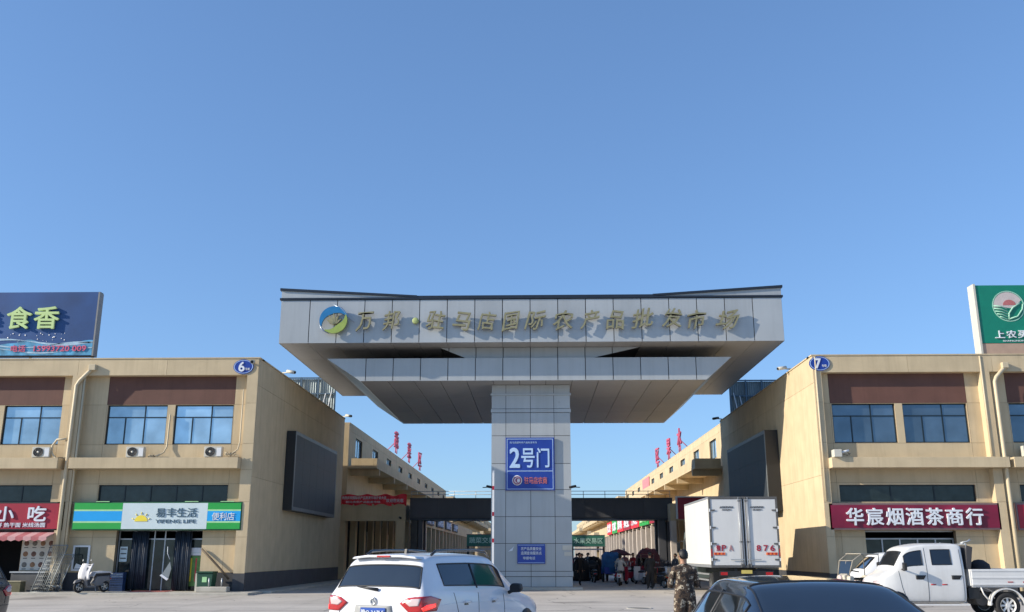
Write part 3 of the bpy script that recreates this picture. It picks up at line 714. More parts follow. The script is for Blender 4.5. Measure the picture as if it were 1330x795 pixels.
bx('printed_header', SRED, t, -22.2, -21.8, 42.922, 42.929, 2.42, 2.54)
# leaning mesh panels and clutter
GALV = mat('galvanised_dull', (.27, .29, .29), .55, .4, var=.2, scale=6)
for k, (x0, x1, h, lean, lab) in enumerate(((-21.60, -20.85, 1.95, .50, 'tall galvanised mesh panel leaning nearest the camera by the pier'),
                                            (-21.30, -20.60, 1.55, .30, 'shorter galvanised mesh panel leaning behind the tall one'))):
    t = thing('mesh_panel', lab, 'fence panel', ((x0 + x1) / 2, 42.0 + k * .3, .1), 0, 'galvanised mesh panels leaning on the wall')
    yb, yt = -.35 + k * .1, lean
    def P(u, v): return (x0 - (x0 + x1) / 2 + u * (x1 - x0) + .28 * v, yb + (yt - yb) * v * .9, h * v)
    mb = MB()
    for a, b in (((0, 0), (0, 1)), ((1, 0), (1, 1)), ((0, 0), (1, 0)), ((0, 1), (1, 1))): mb.cyl(P(*a), P(*b), .022, n=6)
    mb.build('frame', GALV, t, world=False)
    mb = MB()
    for i in range(1, 9): mb.cyl(P(i / 9, 0), P(i / 9, 1), .008, n=4)
    for i in range(1, 12): mb.cyl(P(0, i / 12), P(1, i / 12), .008, n=4)
    mb.build('wire_mesh', GALV, t, world=False)
t = thing('scrap_pile', 'tangle of dark pipes and brackets on the ground beside the mesh panels', 'scrap', (-21.0, 41.8, .1))
for k in range(12):
    a = R.uniform(0, 6.28); l = R.uniform(.2, .5); x, y = R.uniform(-.45, .45), R.uniform(-.2, .3); z = .04 + R.uniform(0, .25)
    MB().tube([(x - l * math.cos(a), y - l * .4 * math.sin(a), z), (x, y, z + R.uniform(.02, .15)), (x + l * math.cos(a), y + l * .4 * math.sin(a), .03 + R.uniform(0, .2))], R.uniform(.015, .035), 6).build('pipe_piece', [GALV, GREYD, BLACKM][k % 3], t, world=False)
t = thing('wooden_box', 'low olive wooden box on the pavement under the dish board', 'box', (-22.6, 41.9, .1))
MB().box(-.5, .5, -.22, .22, 0, .42).build('body', mat('olive_wood', (.12, .11, .06), .8, var=.2), t, world=False)
MB().box(-.52, .52, -.24, .24, .425, .46).build('lid', mat('pale_wood', (.36, .32, .22), .8, var=.2), t, world=False)
t = thing('counter', 'grey counter below the dish board of the snack shop', 'counter', (-22.2, 42.6, .1))
MB().box(-.75, .7, -.2, .3, 0, .78).build('body', GREYD, t, world=False); MB().box(-.8, .75, -.25, .3, .785, .84).build('top', STEEL, t, world=False)
t = thing('stool', 'small red stool on the pavement near the snack shop', 'stool', (-23.35, 41.9, .1))
MB().box(-.16, .16, -.16, .16, .38, .43).build('seat', REDTXT, t, world=False, bevel=.01)
for sx in (-1, 1):
    for sy in (-1, 1): MB().cyl((sx * .17, sy * .17, 0), (sx * .12, sy * .12, .38), .02, n=6).build('leg', REDTXT, t, world=False)

# ---- building 7
b7 = thing('market_building', 'beige two storey shop building numbered 7, right of the gate', 'building', (27, 52, 0))
holes7 = [(13.53, 16.37, 6.52, 8.30), (16.71, 19.60, 6.52, 8.30), (21.49, 24.3, 6.52, 8.30), (24.65, 27.4, 6.52, 8.30), (13.56, 19.55, 3.92, 4.66), (21.5, 27.4, 3.92, 4.66), (14.51, 18.46, 0, 2.68), (22.2, 26.4, 0, 2.68)]
us7 = [12.72, 13.46, 19.63, 20.85, 21.45, 27.5, 32]
def m7(a, b, c, d):
    if c >= 8.29 and a in (13.46, 21.45): return BROWN
    if d <= .9: return PLINTH
    return STUCCO
wall(fr_y(Yw), b7, us7, [0, .88, 2.4, 3.88, 4.75, 5.60, 6.50, 8.31, 9.68], holes7, thick=.25, matf=m7)
for (u0, u1) in ((13.53, 16.37), (16.71, 19.60), (21.49, 24.3), (24.65, 27.4)):
    window(fr_y(Yw), b7, u0, u1, 6.52, 8.30, WLINES, GLASS_R)
window(fr_y(Yw), b7, 13.56, 19.55, 3.92, 4.66, [('v', .38, 0, 1), ('v', .7, 0, 1)], GLASS_D, name='transom_window')
window(fr_y(Yw), b7, 21.5, 27.4, 3.92, 4.66, [('v', .38, 0, 1), ('v', .7, 0, 1)], GLASS_D, name='transom_window')
for a, b in zip([12.72, 17.0, 20.80, 26.6], [17.0, 20.80, 26.6, 32]):
    bx('parapet_panel', STUCCO, b7, a + .006, b - .006, Yb, Yw + .26, 9.68, 10.44)
bx('parapet_cap', STUCCO, b7, 12.66, 32, Yb - .03, Yw + .3, 10.445, 10.50)
for a, b in ((12.72, 13.06), (20.22, 20.62), (27.9, 28.3)):
    for z0, z1 in ((.1, 2.4), (2.4, 3.88), (3.88, 5.35), (5.35, 6.50), (6.50, 8.31), (8.31, 9.68)) if a < 14 else ((.1, 3.88), (3.88, 5.34), (5.81, 9.68)):
        bx('pier_panel', STUCCO, b7, a, b, Yb, Yw, z0 + (.012 if z0 > .2 else 0), z1 - .0001)
    bx('pier_base', PLINTH, b7, a - .01, b + .01, Yb - .012, Yw - .001, .1, .86)
bx('balcony_ledge', STUCCO, b7, 13.07, 20.8, 42.15, 42.995, 5.35, 5.80, .01)
bx('balcony_ledge', STUCCO, b7, 21.0, 30, 42.15, 42.995, 5.35, 5.80, .01)
Xr = 12.7
wall(fr_xm(Xr), b7, [42.61, 49.9, 54.9, 59.9, 64.7], [0, .88, 5.05, 9.2, 10.44], (), thick=.3, matf=lambda a, b, c, d: PLINTH if d <= .9 else STUCCO2)
bx('parapet_cap', STUCCO2, b7, Xr - .04, Xr + .35, 42.98, 64.7, 10.445, 10.50)
bx('roof_slab', PAVE, b7, Xr + .33, 32, 43.3, 64.6, 9.6, 9.75)
bx('rear_wall', STUCCO, b7, Xr + .33, 32, 64.45, 64.7, 0, 10.44)
MB().box(21.18, 21.46, 42.42, 42.655, 9.82, 10.08).build('pipe_outlet_box', PIPE, b7, bevel=.02)
downpipe(b7, [(21.32, 42.6, 9.9), (21.3, 42.52, 9.85), (20.86, 42.52, 9.40), (20.78, 42.52, 9.2), (20.78, 42.52, 5.0), (20.78, 42.52, .15)], .085)
downpipe(b7, [(12.82, 42.58, 10.4), (12.82, 42.58, 3.95)], .04)
downpipe(b7, [(20.28, 42.6, 10.4), (20.28, 42.6, 5.9)], .04)
wire_tangle(b7, 13.1, 42.3, 5.95, .9, 4)
t = thing('junction_box', 'small beige box with loose wires at left end of the right ledge', 'box', (13.35, 42.2, 5.8))
MB().box(13.15, 13.5, 42.0, 42.4, 5.80, 6.13).build('casing', OFFW, t, bevel=.02)
MB().cyl((13.5, 42.2, 6.0), (13.85, 42.15, 6.1), .05).build('lamp_head', WHITE, t)
ac_unit(22.0, 42.5, 5.80, 'white outdoor air conditioner on the ledge at right edge of the photo')
# shop sign
st = thing('shop_sign', 'long crimson shop sign with white characters 华宸烟酒茶商行', 'sign', (16.6, 42.7, 2.72))
bx('sign_box', mat('sign_frame_grey', (.22, .14, .14), .45, .3), st, 12.90, 20.30, 42.60, 42.995, 2.70, 3.84, .01)
bx('sign_face', CRIM, st, 12.98, 20.22, 42.58, 42.599, 2.78, 3.76)
for i, ch in enumerate('华宸烟酒茶商行'):
    x0 = 13.62 + i * .862; text(ch, 'letter', SWHITE, st, x0, x0 + .72, 42.575, 2.90, 3.62, .07, .030)
st = thing('shop_sign', 'plain dark red shop sign at right edge of the photo', 'sign', (24, 42.7, 2.72))
bx('sign_box', MATS['sign_frame_grey'], st, 21.0, 27.8, 42.60, 42.995, 2.68, 3.84, .01); bx('sign_face', SRED, st, 21.08, 27.7, 42.58, 42.599, 2.76, 3.76)
text('批发零售', 'lettering', SWHITE, st, 22.8, 26.4, 42.578, 2.95, 3.6, .05, .03)
for x0, x1 in ((14.51, 18.46), (22.2, 26.4)):
    shop_room(b7, x0, x1, 0, 2.68, 43.25)
    df = MB(); W_ = x1 - x0
    for k in range(6): x = x0 + .03 + (W_ - .06) * k / 5; df.box(x - .03, x + .03, 43.30, 43.36, .1, 2.30)
    df.box(x0, x1, 43.31, 43.35, 2.30, 2.36); df.box(x0, x1, 43.29, 43.37, 2.62, 2.678); df.build('shopfront_frame', STEEL, b7)
    for k in range(5): bx('shopfront_pane', GLASS_D, b7, x0 + .07 + (W_ - .06) * k / 5, x0 - .02 + (W_ - .06) * (k + 1) / 5, 43.325, 43.335, .12, 2.29)

# billboards on the roofs
bb = thing('billboard', 'dark blue rooftop billboard with yellow green characters 食香', 'billboard', (-25, 43.6, 10.5))
bx('panel', mat('billboard_navy', (.012, .060, .20), .45, var=.35, scale=.5), bb, -32, -20.92, 43.24, 43.30, 10.76, 13.88)
bx('box_back', GREYD, bb, -32, -20.86, 43.31, 43.62, 10.74, 13.90)
bx('edge_strip', mat('edge_grey', (.22, .22, .22), .6), bb, -20.91, -20.84, 43.22, 43.64, 10.74, 13.86)
WAVE = mat('wave_blue', (.07, .30, .50), .5, var=.7, scale=2.2); WAVE2 = mat('wave_white', (.35, .50, .62), .5, var=.3, scale=3)
n = 60; top = [(-32 + 11.08 * i / n, 11.32 + .14 * math.sin(i * .33) + .05 * math.sin(i * .9) + .10 * (i / n) ** 3) for i in range(n + 1)]
mb = MB()
for i in range(n): mb.prism([top[i], top[i + 1], (top[i + 1][0], 10.78), (top[i][0], 10.78)], 'Y', 43.230, 43.239)
mb.build('printed_water', WAVE, bb)
for (z, ph, th_) in ((11.42, 0, .05), (11.02, 1.2, .03), (11.28, 2.2, .025)):
    mb = MB(); f = lambda i: z + .13 * math.sin(i * .21 + ph)
    for i in range(n): x0, x1 = -32 + 11.07 * i / n, -32 + 11.07 * (i + 1) / n; a = th_ * abs(math.sin(i * .15 + ph)) + .008; mb.prism([(x0, f(i) + a), (x1, f(i + 1) + a), (x1, f(i + 1) - a), (x0, f(i) - a)], 'Y', 43.220, 43.229)
    mb.build('printed_ripple', WAVE2, bb)
rr = random.Random(5); mb = MB()
for cx in (-24.9 + .3, -23.2, -22.9 + .2):
    for k in range(9):
        x, z = cx + rr.uniform(-.45, .45), 11.55 + rr.uniform(-.12, .32); r = rr.uniform(.012, .04); mb.lathe([(0, -.004), (r, 0), (0, .004)], 'Y', (x, 43.225, z), 6)
mb.build('printed_droplets', SWHITE, bb)['kind'] = 'stuff'
text('食', 'letter', YGR, bb, -25.15, -23.98, 43.2, 12.06, 13.12, .09, .028)
text('香', 'letter', YGR, bb, -23.82, -22.65, 43.2, 12.06, 13.12, .09, .028)
text('美', 'letter', YGR, bb, -26.95, -25.8, 43.2, 12.06, 13.12, .09, .028)
text('电话', 'phone_lettering', PINKTXT, bb, -24.80, -24.1, 43.218, 10.95, 11.26, .02, .03)
text('15993720', 'phone_lettering', PINKTXT, bb, -23.7, -22.0, 43.218, 10.97, 11.23, .02, .03)
text('009', 'phone_lettering', PINKTXT, bb, -21.85, -21.2, 43.218, 10.97, 11.23, .02, .03)
for x in (-31, -27.5, -24.0, -21.0): MB().box(x - .04, x + .04, 43.5, 43.6, 9.75, 10.74).build('leg', STEEL, bb)
bb = thing('billboard', 'green rooftop billboard with round leaf emblem and characters 上农买', 'billboard', (25, 43.6, 10.5))
bx('panel', TEAL, bb, 20.78, 32, 43.24, 43.30, 11.14, 13.92); bx('box_back', GREYD, bb, 20.8, 32, 43.31, 43.78, 10.62, 13.9)
bx('lower_board', mat('board_tan', (.42, .30, .23), .7, grime=.1), bb, 20.78, 32, 43.25, 43.305, 10.55, 11.12)
bx('edge_strip', OFFW, bb, 20.68, 20.775, 43.2, 43.8, 10.55, 13.98)
ec = (22.22, 12.90)
arc_piece(*ec, .70, .745, 0, 2 * math.pi, 43.226, 43.236, False, 40).build('emblem_ring', mat('emblem_mint', (.32, .58, .45), .5), bb)
MB().prism([(ec[0] + .68 * math.cos(a), ec[1] + .68 * math.sin(a)) for a in [rad(25 + 160 * i / 16) for i in range(17)]] + [(ec[0] - .2, ec[1] - .05), (ec[0] + .2, ec[1] - .12)], 'Y', 43.229, 43.237).build('emblem_sky', mat('emblem_pink_white', (.55, .48, .46), .5), bb)
MB().prism([(ec[0] + .05 + .30 * math.cos(a), ec[1] + .05 + .26 * math.sin(a)) for a in [math.pi * i / 12 for i in range(13)]], 'Y', 43.219, 43.227).build('emblem_sun', mat('emblem_rose', (.45, .14, .14), .5), bb)
for k in range(5):
    z = ec[1] + .02 - k * .13; MB().tube([(ec[0] - math.sqrt(max(.02, .47 - (z - ec[1]) ** 2)), 43.222, z), (ec[0] - .35, 43.222, z - .03), (ec[0] - .08, 43.222, z - .16)], .028, 6).build('emblem_field_line', MATS['emblem_mint'], bb)
MB().tube([(ec[0] - .05, 43.218, ec[1] - .62), (ec[0] - .02, 43.218, ec[1] - .35), (ec[0] + .18, 43.218, ec[1] - .08), (ec[0] + .55, 43.218, ec[1] + .15)], .035, 6).build('emblem_stem', MATS['emblem_mint'], bb)
MB().tube([(ec[0] - .05, 43.218, ec[1] - .62), (ec[0] + .35, 43.218, ec[1] - .50), (ec[0] + .62, 43.218, ec[1] - .15), (ec[0] + .66, 43.218, ec[1] + .1)], .035, 6).build('emblem_stem', MATS['emblem_mint'], bb)
for i, ch in enumerate('上农买菜'): text(ch, 'letter', SPALE if 0 else SWHITE, bb, 21.42 + i * .53, 21.85 + i * .53, 43.23, 11.37, 11.72, .04, .02)
text('SHANGNONG MARKET', 'small_lettering', SWHITE, bb, 21.75, 23.6, 43.232, 11.20, 11.27, .01, .01)

# LED screens
def screen(X0, X1, y0, y1, z0, z1, lab, s):
    t = thing('led_screen', lab, 'screen', ((X0 + X1) / 2, (y0 + y1) / 2, z0))
    MB().box(X0, X1, y0, y1, z0, z1).build('housing', BLACKM, t)
    f = .18; fx = X1 + s * .02
    mb = MB(); mb.box(X1, fx, y0, y1, z0, z0 + f); mb.box(X1, fx, y0, y1, z1 - f, z1); mb.box(X1, fx, y0, y0 + f, z0 + f, z1 - f); mb.box(X1, fx, y1 - f, y1, z0 + f, z1 - f)
    mb.build('border', SCRF, t)
    ny, nz = 6, 3; wy = (y1 - y0 - 2 * f) / ny; wz = (z1 - z0 - 2 * f) / nz
    for i in range(ny):
        for k in range(nz): bx('screen_module', SCR, t, X1, X1 + s * .012, y0 + f + i * wy + .005, y0 + f + (i + 1) * wy - .005, z0 + f + k * wz + .005, z0 + f + (k + 1) * wz - .005)
screen(-12.68, -12.22, 48.15, 58.5, 3.82, 7.80, 'large dark LED screen on shaded side wall of left building', 1)
screen(12.68, 12.02, 49.6, 59.5, 3.82, 7.95, 'large dark LED screen on side wall of right building behind the box truck', -1)
cctv(-12.95, 42.45, 10.20, rad(10), 'white camera beside the oval number 6 sign', OFFW, s=1.4)
for (x, y, rz, lab) in ((-12.5, 47.0, rad(70), 'white camera on roof edge of left building'), (12.5, 46.6, rad(-70), 'white camera on roof edge of right building'),
                        (-12.55, 62.7, rad(60), 'white camera at far roof corner of left building'), (12.5, 64.5, rad(-60), 'dark camera at far roof corner of right building')):
    t = cctv(x, y, 10.62, rz, lab, BLACKM if 'dark' in lab else OFFW, s=1.3)
    MB().cyl((0, .3, -.12), (0, .3, .05), .02).build('post', STEEL, t, world=False)
# roof screens of corrugated sheet
CORR = mat('corrugated_sheet', (.24, .29, .31), .5, .3, var=.1, grime=.15)
for s, y, xa, xb, lab in ((-1, 61.2, -16.5, -13.1, 'corrugated metal screen on far roof end of left building'), (1, 62.8, 13.1, 16.3, 'corrugated metal screen on far roof end of right building')):
    t = thing('roof_screen', lab, 'screen', ((xa + xb) / 2, y, 9.75))
    fm = MB()
    for k in range(4): x = xa + (xb - xa) * k / 3; fm.box(x - .05, x + .05, y - .05, y + .05, 9.75, 13.0)
    for z in (10.6, 11.9, 12.95): fm.box(xa, xb, y - .053, y + .053, z - .04, z + .04)
    fm.build('frame', mat('screen_frame_blue_grey', (.10, .15, .20), .5, .4), t)
    n = 44; mb = MB()
    for i in range(n):
        x0, x1 = xa + (xb - xa) * i / n, xa + (xb - xa) * (i + 1) / n; d0, d1 = (0, .05) if i % 2 else (.05, 0)
        mb.prism([(x0, y + .09 + d0), (x1, y + .09 + d1), (x1, y + .105 + d1), (x0, y + .105 + d0)], 'Z', 10.0, 12.9)
    mb.build('corrugated_sheet', CORR, t)
    for k in range(2): MB().tube([((xb if s < 0 else xa) + s * (.2 + k * .4), y - .1, 11.9 if k else 12.1), ((xb if s < 0 else xa) + s * (.5 + k * .4), y - .6, 9.75)], .035, 6).build('diagonal_brace', WHITE, t)

# ------------------------------------------------------------------ street beyond the gate
def market_row(side, X, y0, y1, label, first, m, glass):
    """long two storey market row; its street face is at x = X, side = -1 left of the street, +1 right"""
    t = thing('market_row', label, 'building', (X + side * 8, (y0 + y1) / 2, 0))
    fr = fr_xp(X) if side < 0 else fr_xm(X)
    n = max(2, round((y1 - y0) / 7.3)); L_ = (y1 - y0) / n
    holes = []
    for k in range(n):
        c = y0 + (k + .5) * L_; holes.append((c - 1.3, c + 1.3, 8.35, 9.72))
    wall(fr, t, [y0 + k * L_ for k in range(n + 1)], [5.2, 8.1, 9.95, 10.44], holes, m=m, thick=.25, gap=.012)
    for h in holes[:14]:
        window(fr, t, *h, [('v', .5, 0, 1)], glass, t=.09, room=False)
    xo = X - side * 2.0; colm = mat('column_whitewash', (.60, .53, .47), .8, rnd=.12, grime=.3) if side > 0 else m
    # balcony slab above, portico beam and columns below
    a, b = sorted((X, X + side * 12))
    bx('parapet_cap', m, t, min(X, X + side * .4), max(X, X + side * .4), y0, y1, 10.445, 10.52)
    bx('end_wall', m, t, a if side > 0 else a, b, y0 - .26, y0 - .005, 0, 10.44); ri0, ri1 = (a + .3, b) if side > 0 else (a, b - .3); bx('rear_wall', m, t, ri0, ri1, y1 - .25, y1, 0, 10.44)
    bx('roof_slab', PAVE, t, ri0, ri1, y0 + .3, y1 - .3, 9.5, 9.65)
    a, b = sorted((X, xo))
    MB().box(a, b, y0 - .27, y1, 7.35, 7.50).build('balcony_slab', m, t)
    a2, b2 = sorted((xo, xo + side * .22)); bx('balcony_front', m, t, a2, b2, y0 - .27, y1, 7.505, 8.02)
    bx('balcony_end', m, t, a + .23, b - .23, y0 - .27, y0 - .07, 7.505, 8.02)
    for k in range(n + 1):
        y = min(y0 + .9 + k * L_, y1 - .4); MB().box(a, b, y, y + .3, 6.95, 7.345).build('bracket_beam', m, t)
    xp = X - side * 3.9
    a3, b3 = sorted((xp, xp + side * .35)); 
    for k in range(n):
        bx('portico_beam', m, t, a3, b3, y0 - .9 + k * L_ + .01, y0 - .9 + (k + 1) * L_ - .01, 3.85, 4.98)
    a4, b4 = sorted((xp + side * .36, X)); bx('portico_roof', m, t, a4, b4, y0 - .6, y1, 4.70, 4.95)
    if True:
        bx('portico_end_beam', m, t, a4, b4, y0 - .9, y0 - .61, 3.85, 4.98)
    for k in range(n * 2 + 1):
        y = min(y0 - .88 + k * L_ / 2, y1 - .6); bx('column', colm, t, a3 - .02, b3 + .02, y, y + .45, 0, 3.845)
    # ground floor: dark shop units between piers
    for k in range(n * 2):
        y = y0 + k * L_ / 2; a5, b5 = sorted((X, X + side * .4)); bx('shop_pier', STUCCO_DK, t, a5, b5, y, y + .7, 0, 5.19)
    a6, b6_ = sorted((X + side * 1.2, X + side * 1.3)); bx('shop_interior', DARK, t, a6, b6_, y0 + .3, y1 - .3, 0, 5.19)
    a7, b7_ = sorted((X, X + side * 1.15))
    for k in range(n * 2): y = y0 + k * L_ / 2 + .7; bx('roller_shutter', [STEEL, GREYD, PLINTH][k % 3], t, a7 + .5, b7_ - .55, y + .05, y + L_ / 2 - .75, 2.6 if k % 3 else 1.2, 3.4)
    return t, xp
rowL, xpL = market_row(-1, -12.75, 65.0, 137.6, 'long beige market row on the left of the street beyond the gate', True, STUCCO, GLASS_L)
rowR, xpR = market_row(1, 12.95, 65.6, 137.6, 'long sunlit cream market row on the right of the street beyond the gate', True, STUCCO2, GLASS_L)
rowL2, _ = market_row(-1, -12.75, 150, 224, 'second market row farther down the left of the street', False, STUCCO, GLASS_L)
rowR2, _ = market_row(1, 12.95, 150, 224, 'second market row farther down the right of the street', False, STUCCO2, GLASS_R)
rowL3, _ = market_row(-1, -12.75, 240, 300, 'farthest market row at far end of the street on the left', False, STUCCO, GLASS_L)
rowR3, _ = market_row(1, 12.95, 240, 300, 'farthest market row at far end of the street on the right', False, STUCCO2, GLASS_R)

# roof letters, facing the street, on steel stands
def roof_letters(x, items, s, word_lab):
    t = thing('roof_lettering', word_lab, 'sign', (x, items[1][1], 10.5))
    for ch, y, h, w_ in items:
        o = text(ch, 'letter', ROOFRED, t, y - w_, y + w_, x, 10.95, 10.95 + h, .12, .02, rz=rad(90 - 8) * (1 if s < 0 else -1))
        for d in (-.7, .7): MB().cyl((x, y + d * w_, 10.5), (x, y + d * w_, 11.0), .05, n=6).build('support', ROOFRED, t)
        MB().cyl((x - s * .0, y, 11.6), (x + s * 1.1, y, 10.5), .04, n=6).build('brace', ROOFRED, t)
roof_letters(-12.5, [('蔬', 85.5, 1.5, .6), ('菜', 94.5, 1.5, .6), ('区', 103.5, 1.45, .6)], -1, 'three red characters standing on the left market row roof')
roof_letters(12.9, [('水', 84.5, 1.6, .6), ('果', 91.5, 1.5, .6), ('区', 100.0, 1.5, .6)], 1, 'three red characters standing on the right market row roof')
t = thing('wall_lettering', 'pink red sign fixed high on the right market row wall', 'sign', (12.9, 112, 8.3))
bx('board', mat('pink_board', (.60, .22, .24), .6), t, 12.84, 12.92, 108, 114.5, 8.4, 10.2)

# shop signs along the porticos (right side in the sun)
SG = [(SRED, '鲜果行'), (GRN, '正果源'), (RED, '万果汇'), (SRED, '果业'), (RED, '鲜果'), (GRN, '农家'), (RED, '批发')]
for k, (m_, s_) in enumerate(SG):
    y = 68.2 + k * 7.3
    lab = ['red', 'bright green', 'bright red', 'dark red', 'red', 'green', 'red'][k] + ' shop sign on the right portico, ' + ['first', 'second', 'third', 'fourth', 'fifth', 'sixth', 'seventh'][k] + ' beyond the bridge'
    t = thing('shop_sign', lab, 'sign', (xpR - .1, y + 3, 3.95), 0, 'shop signs along the right portico')
    MB().box(xpR - .22, xpR - .01, y, y + 6.6, 3.95, 5.35).build('board', m_, t)
    text(s_, 'lettering', SWHITE if k != 1 else LGRN, t, y + .8, y + 5.8, xpR - .24, 4.2, 5.1, .06, .03, rz=rad(-90))
for k in range(5):
    y = 69 + k * 8.6; lab = ['nearest', 'second nearest', 'middle', 'second farthest', 'farthest'][k] + ' grey shop sign on the left portico beyond the bridge'
    t = thing('shop_sign', lab, 'sign', (xpL + .1, y + 3, 4.0), 0, 'shop signs along the left portico')
    MB().box(xpL + .01, xpL + .14, y, y + 6, 4.05, 4.85).build('board', GREYD, t)
    text(['蔬菜批发', '南北干货', '调味食品', '粮油商行', '土特产'][k], 'lettering', SPALE, t, y + .5, y + 5.5, xpL + .16, 4.15, 4.75, .05, .02, rz=rad(90))
t = thing('shop_sign', 'red board with white border on the right portico corner behind the truck', 'sign', (10.7, 64.55, 4))
bx('board', SRED, t, 9.55, 12.6, 64.55, 64.66, 3.95, 5.35)
for a in ((9.42, 12.65, 5.355, 5.43), (9.42, 9.53, 3.95, 5.35)): bx('border', SWHITE, t, a[0], a[1], 64.5, 64.67, a[2], a[3])

# banner on the left portico
t = thing('banner', 'crumpled red banner with white characters on the left portico', 'banner', (-10.8, 64.0, 4.9))
mb = MB(); n = 46
for i in range(n + 1):
    x = -12.95 + 4.4 * i / n
    for j in range(6):
        z = 4.86 + .66 * j / 5 + .04 * math.sin(i * .5 + j) * (1 + i / n); mb.v.append((x, 64.0 + .07 * math.sin(i * .9 + j * 1.3) + .04 * math.sin(i * 2.3), z))
    for j in range(6): mb.v.append((mb.v[-6][0], mb.v[-6][1] + .02, mb.v[-6][2]))
for i in range(n):
    for j in range(5):
        a = i * 12 + j; b = a + 12; mb.f += [(a, b, b + 1, a + 1), (a + 6, a + 7, b + 7, b + 6)]; mb.sm += [True] * 2
mb.build('cloth', RED, t)
text('热烈庆祝国际农产品批发市场开业大吉', 'lettering', SWHITE, t, -12.85, -9.9, 63.88, 5.22, 5.42, .02, .02)
text('驻马店农产品批发市场', 'lettering', SWHITE, t, -12.6, -10.3, 63.88, 4.98, 5.12, .02, .01)
text('欢迎您光临', 'lettering', SWHITE, t, -9.9, -8.75, 63.88, 5.02, 5.26, .02, .01)
t = thing('portico_front', 'beige beam and corner column below the red banner on the left', 'portico', (-10.8, 64.2, 0))
bx('beam', STUCCO2, t, -12.95, -8.62, 64.04, 64.09, 3.82, 4.93); bx('column', STUCCO2, t, -9.22, -8.62, 63.98, 64.06, 0, 3.82)
bx('corner_cap', STUCCO2, t, -9.22, -8.60, 63.96, 64.035, 3.82, 4.6)
cctv(-8.95, 63.85, 4.0, rad(20), 'dark camera on the beige corner column below the red banner', BLACKM)
# steel portal: bridge across the street with railing
br = thing('footbridge', 'dark charcoal beam bridge across the street with thin railing on top', 'bridge', (.3, 67, 0))
for k in range(9):
    x0 = -8.58 + k * 2.0; x1 = min(x0 + 2.0, 9.40)
    if x1 > x0: bx('cladding_panel', CHAR, br, x0 + .006, x1 - .006, 66.0, 66.06, 4.12, 5.36)
bx('beam', CHAR, br, -8.58, 9.4, 66.065, 68.6, 4.05, 5.34); bx('bottom_flange', TRIM, br, -8.58, 9.4, 65.97, 68.63, 3.96, 4.045); bx('top_flange', TRIM, br, -8.6, 9.42, 65.95, 68.65, 5.365, 5.42)
for a, b in ((-8.50, -8.05), (-7.99, -7.70), (8.42, 8.9), (9.0, 9.35)):
    bx('post', CHAR if abs(a) < 8.4 or a > 0 else GREYD, br, a, b, 66.2, 66.75, 0, 3.955); bx('post', CHAR, br, a, b, 68.0, 68.5, 0, 3.955)
for k in range(13): x = -8.5 + k * 1.48; MB().cyl((x, 66.1, 5.42), (x, 66.1, 5.88), .022, n=6).build('railing_post', STEEL, br)
for z in (5.66, 5.88): MB().cyl((-8.5, 66.1, z), (9.3, 66.1, z), .02, n=6).build('rail', STEEL, br)
for k in range(6): MB().tube([(-7.2 + k * 1.0, 66.3 + .2 * (k % 2), 3.95), (-6.7 + k * 1.0, 66.4, 3.84 - .05 * (k % 3)), (-6.2 + k * 1.0, 66.3, 3.95)], .02, 5).build('hanging_cable', BLACKM, br)
# green gantries farther down the street
for (x0, x1, y, lab, txt) in ((4.05, 7.75, 108, 'green overhead gantry sign with pale lettering on the right side of the street', '水果交易区'), (-7.3, -3.4, 104, 'dark green overhead gantry sign on the left side of the street', '蔬菜交易区')):
    t = thing('gantry_sign', lab, 'sign', ((x0 + x1) / 2, y, 0))
    MB().box(x0, x1, y, y + .25, 2.55, 3.75).build('board', mat('gantry_green', (.03, .15, .10), .5), t)
    for a in (x0, x1 - .22): bx('post', BLACKM, t, a, a + .22, y + .3, y + .5, 0, 3.75)
    for z in (2.5, 3.72): bx('border', GREYD, t, x0 - .05, x1 + .05, y - .02, y + .27, z, z + .06)
    bx('cross_bar', STEEL, t, x0, x1, y + .3, y + .42, 2.15, 2.3)
    text(txt, 'lettering', mat('gantry_text', (.40, .60, .48), .5), t, x0 + .25, x1 - .25, y - .01, 2.85, 3.45, .03, .03)

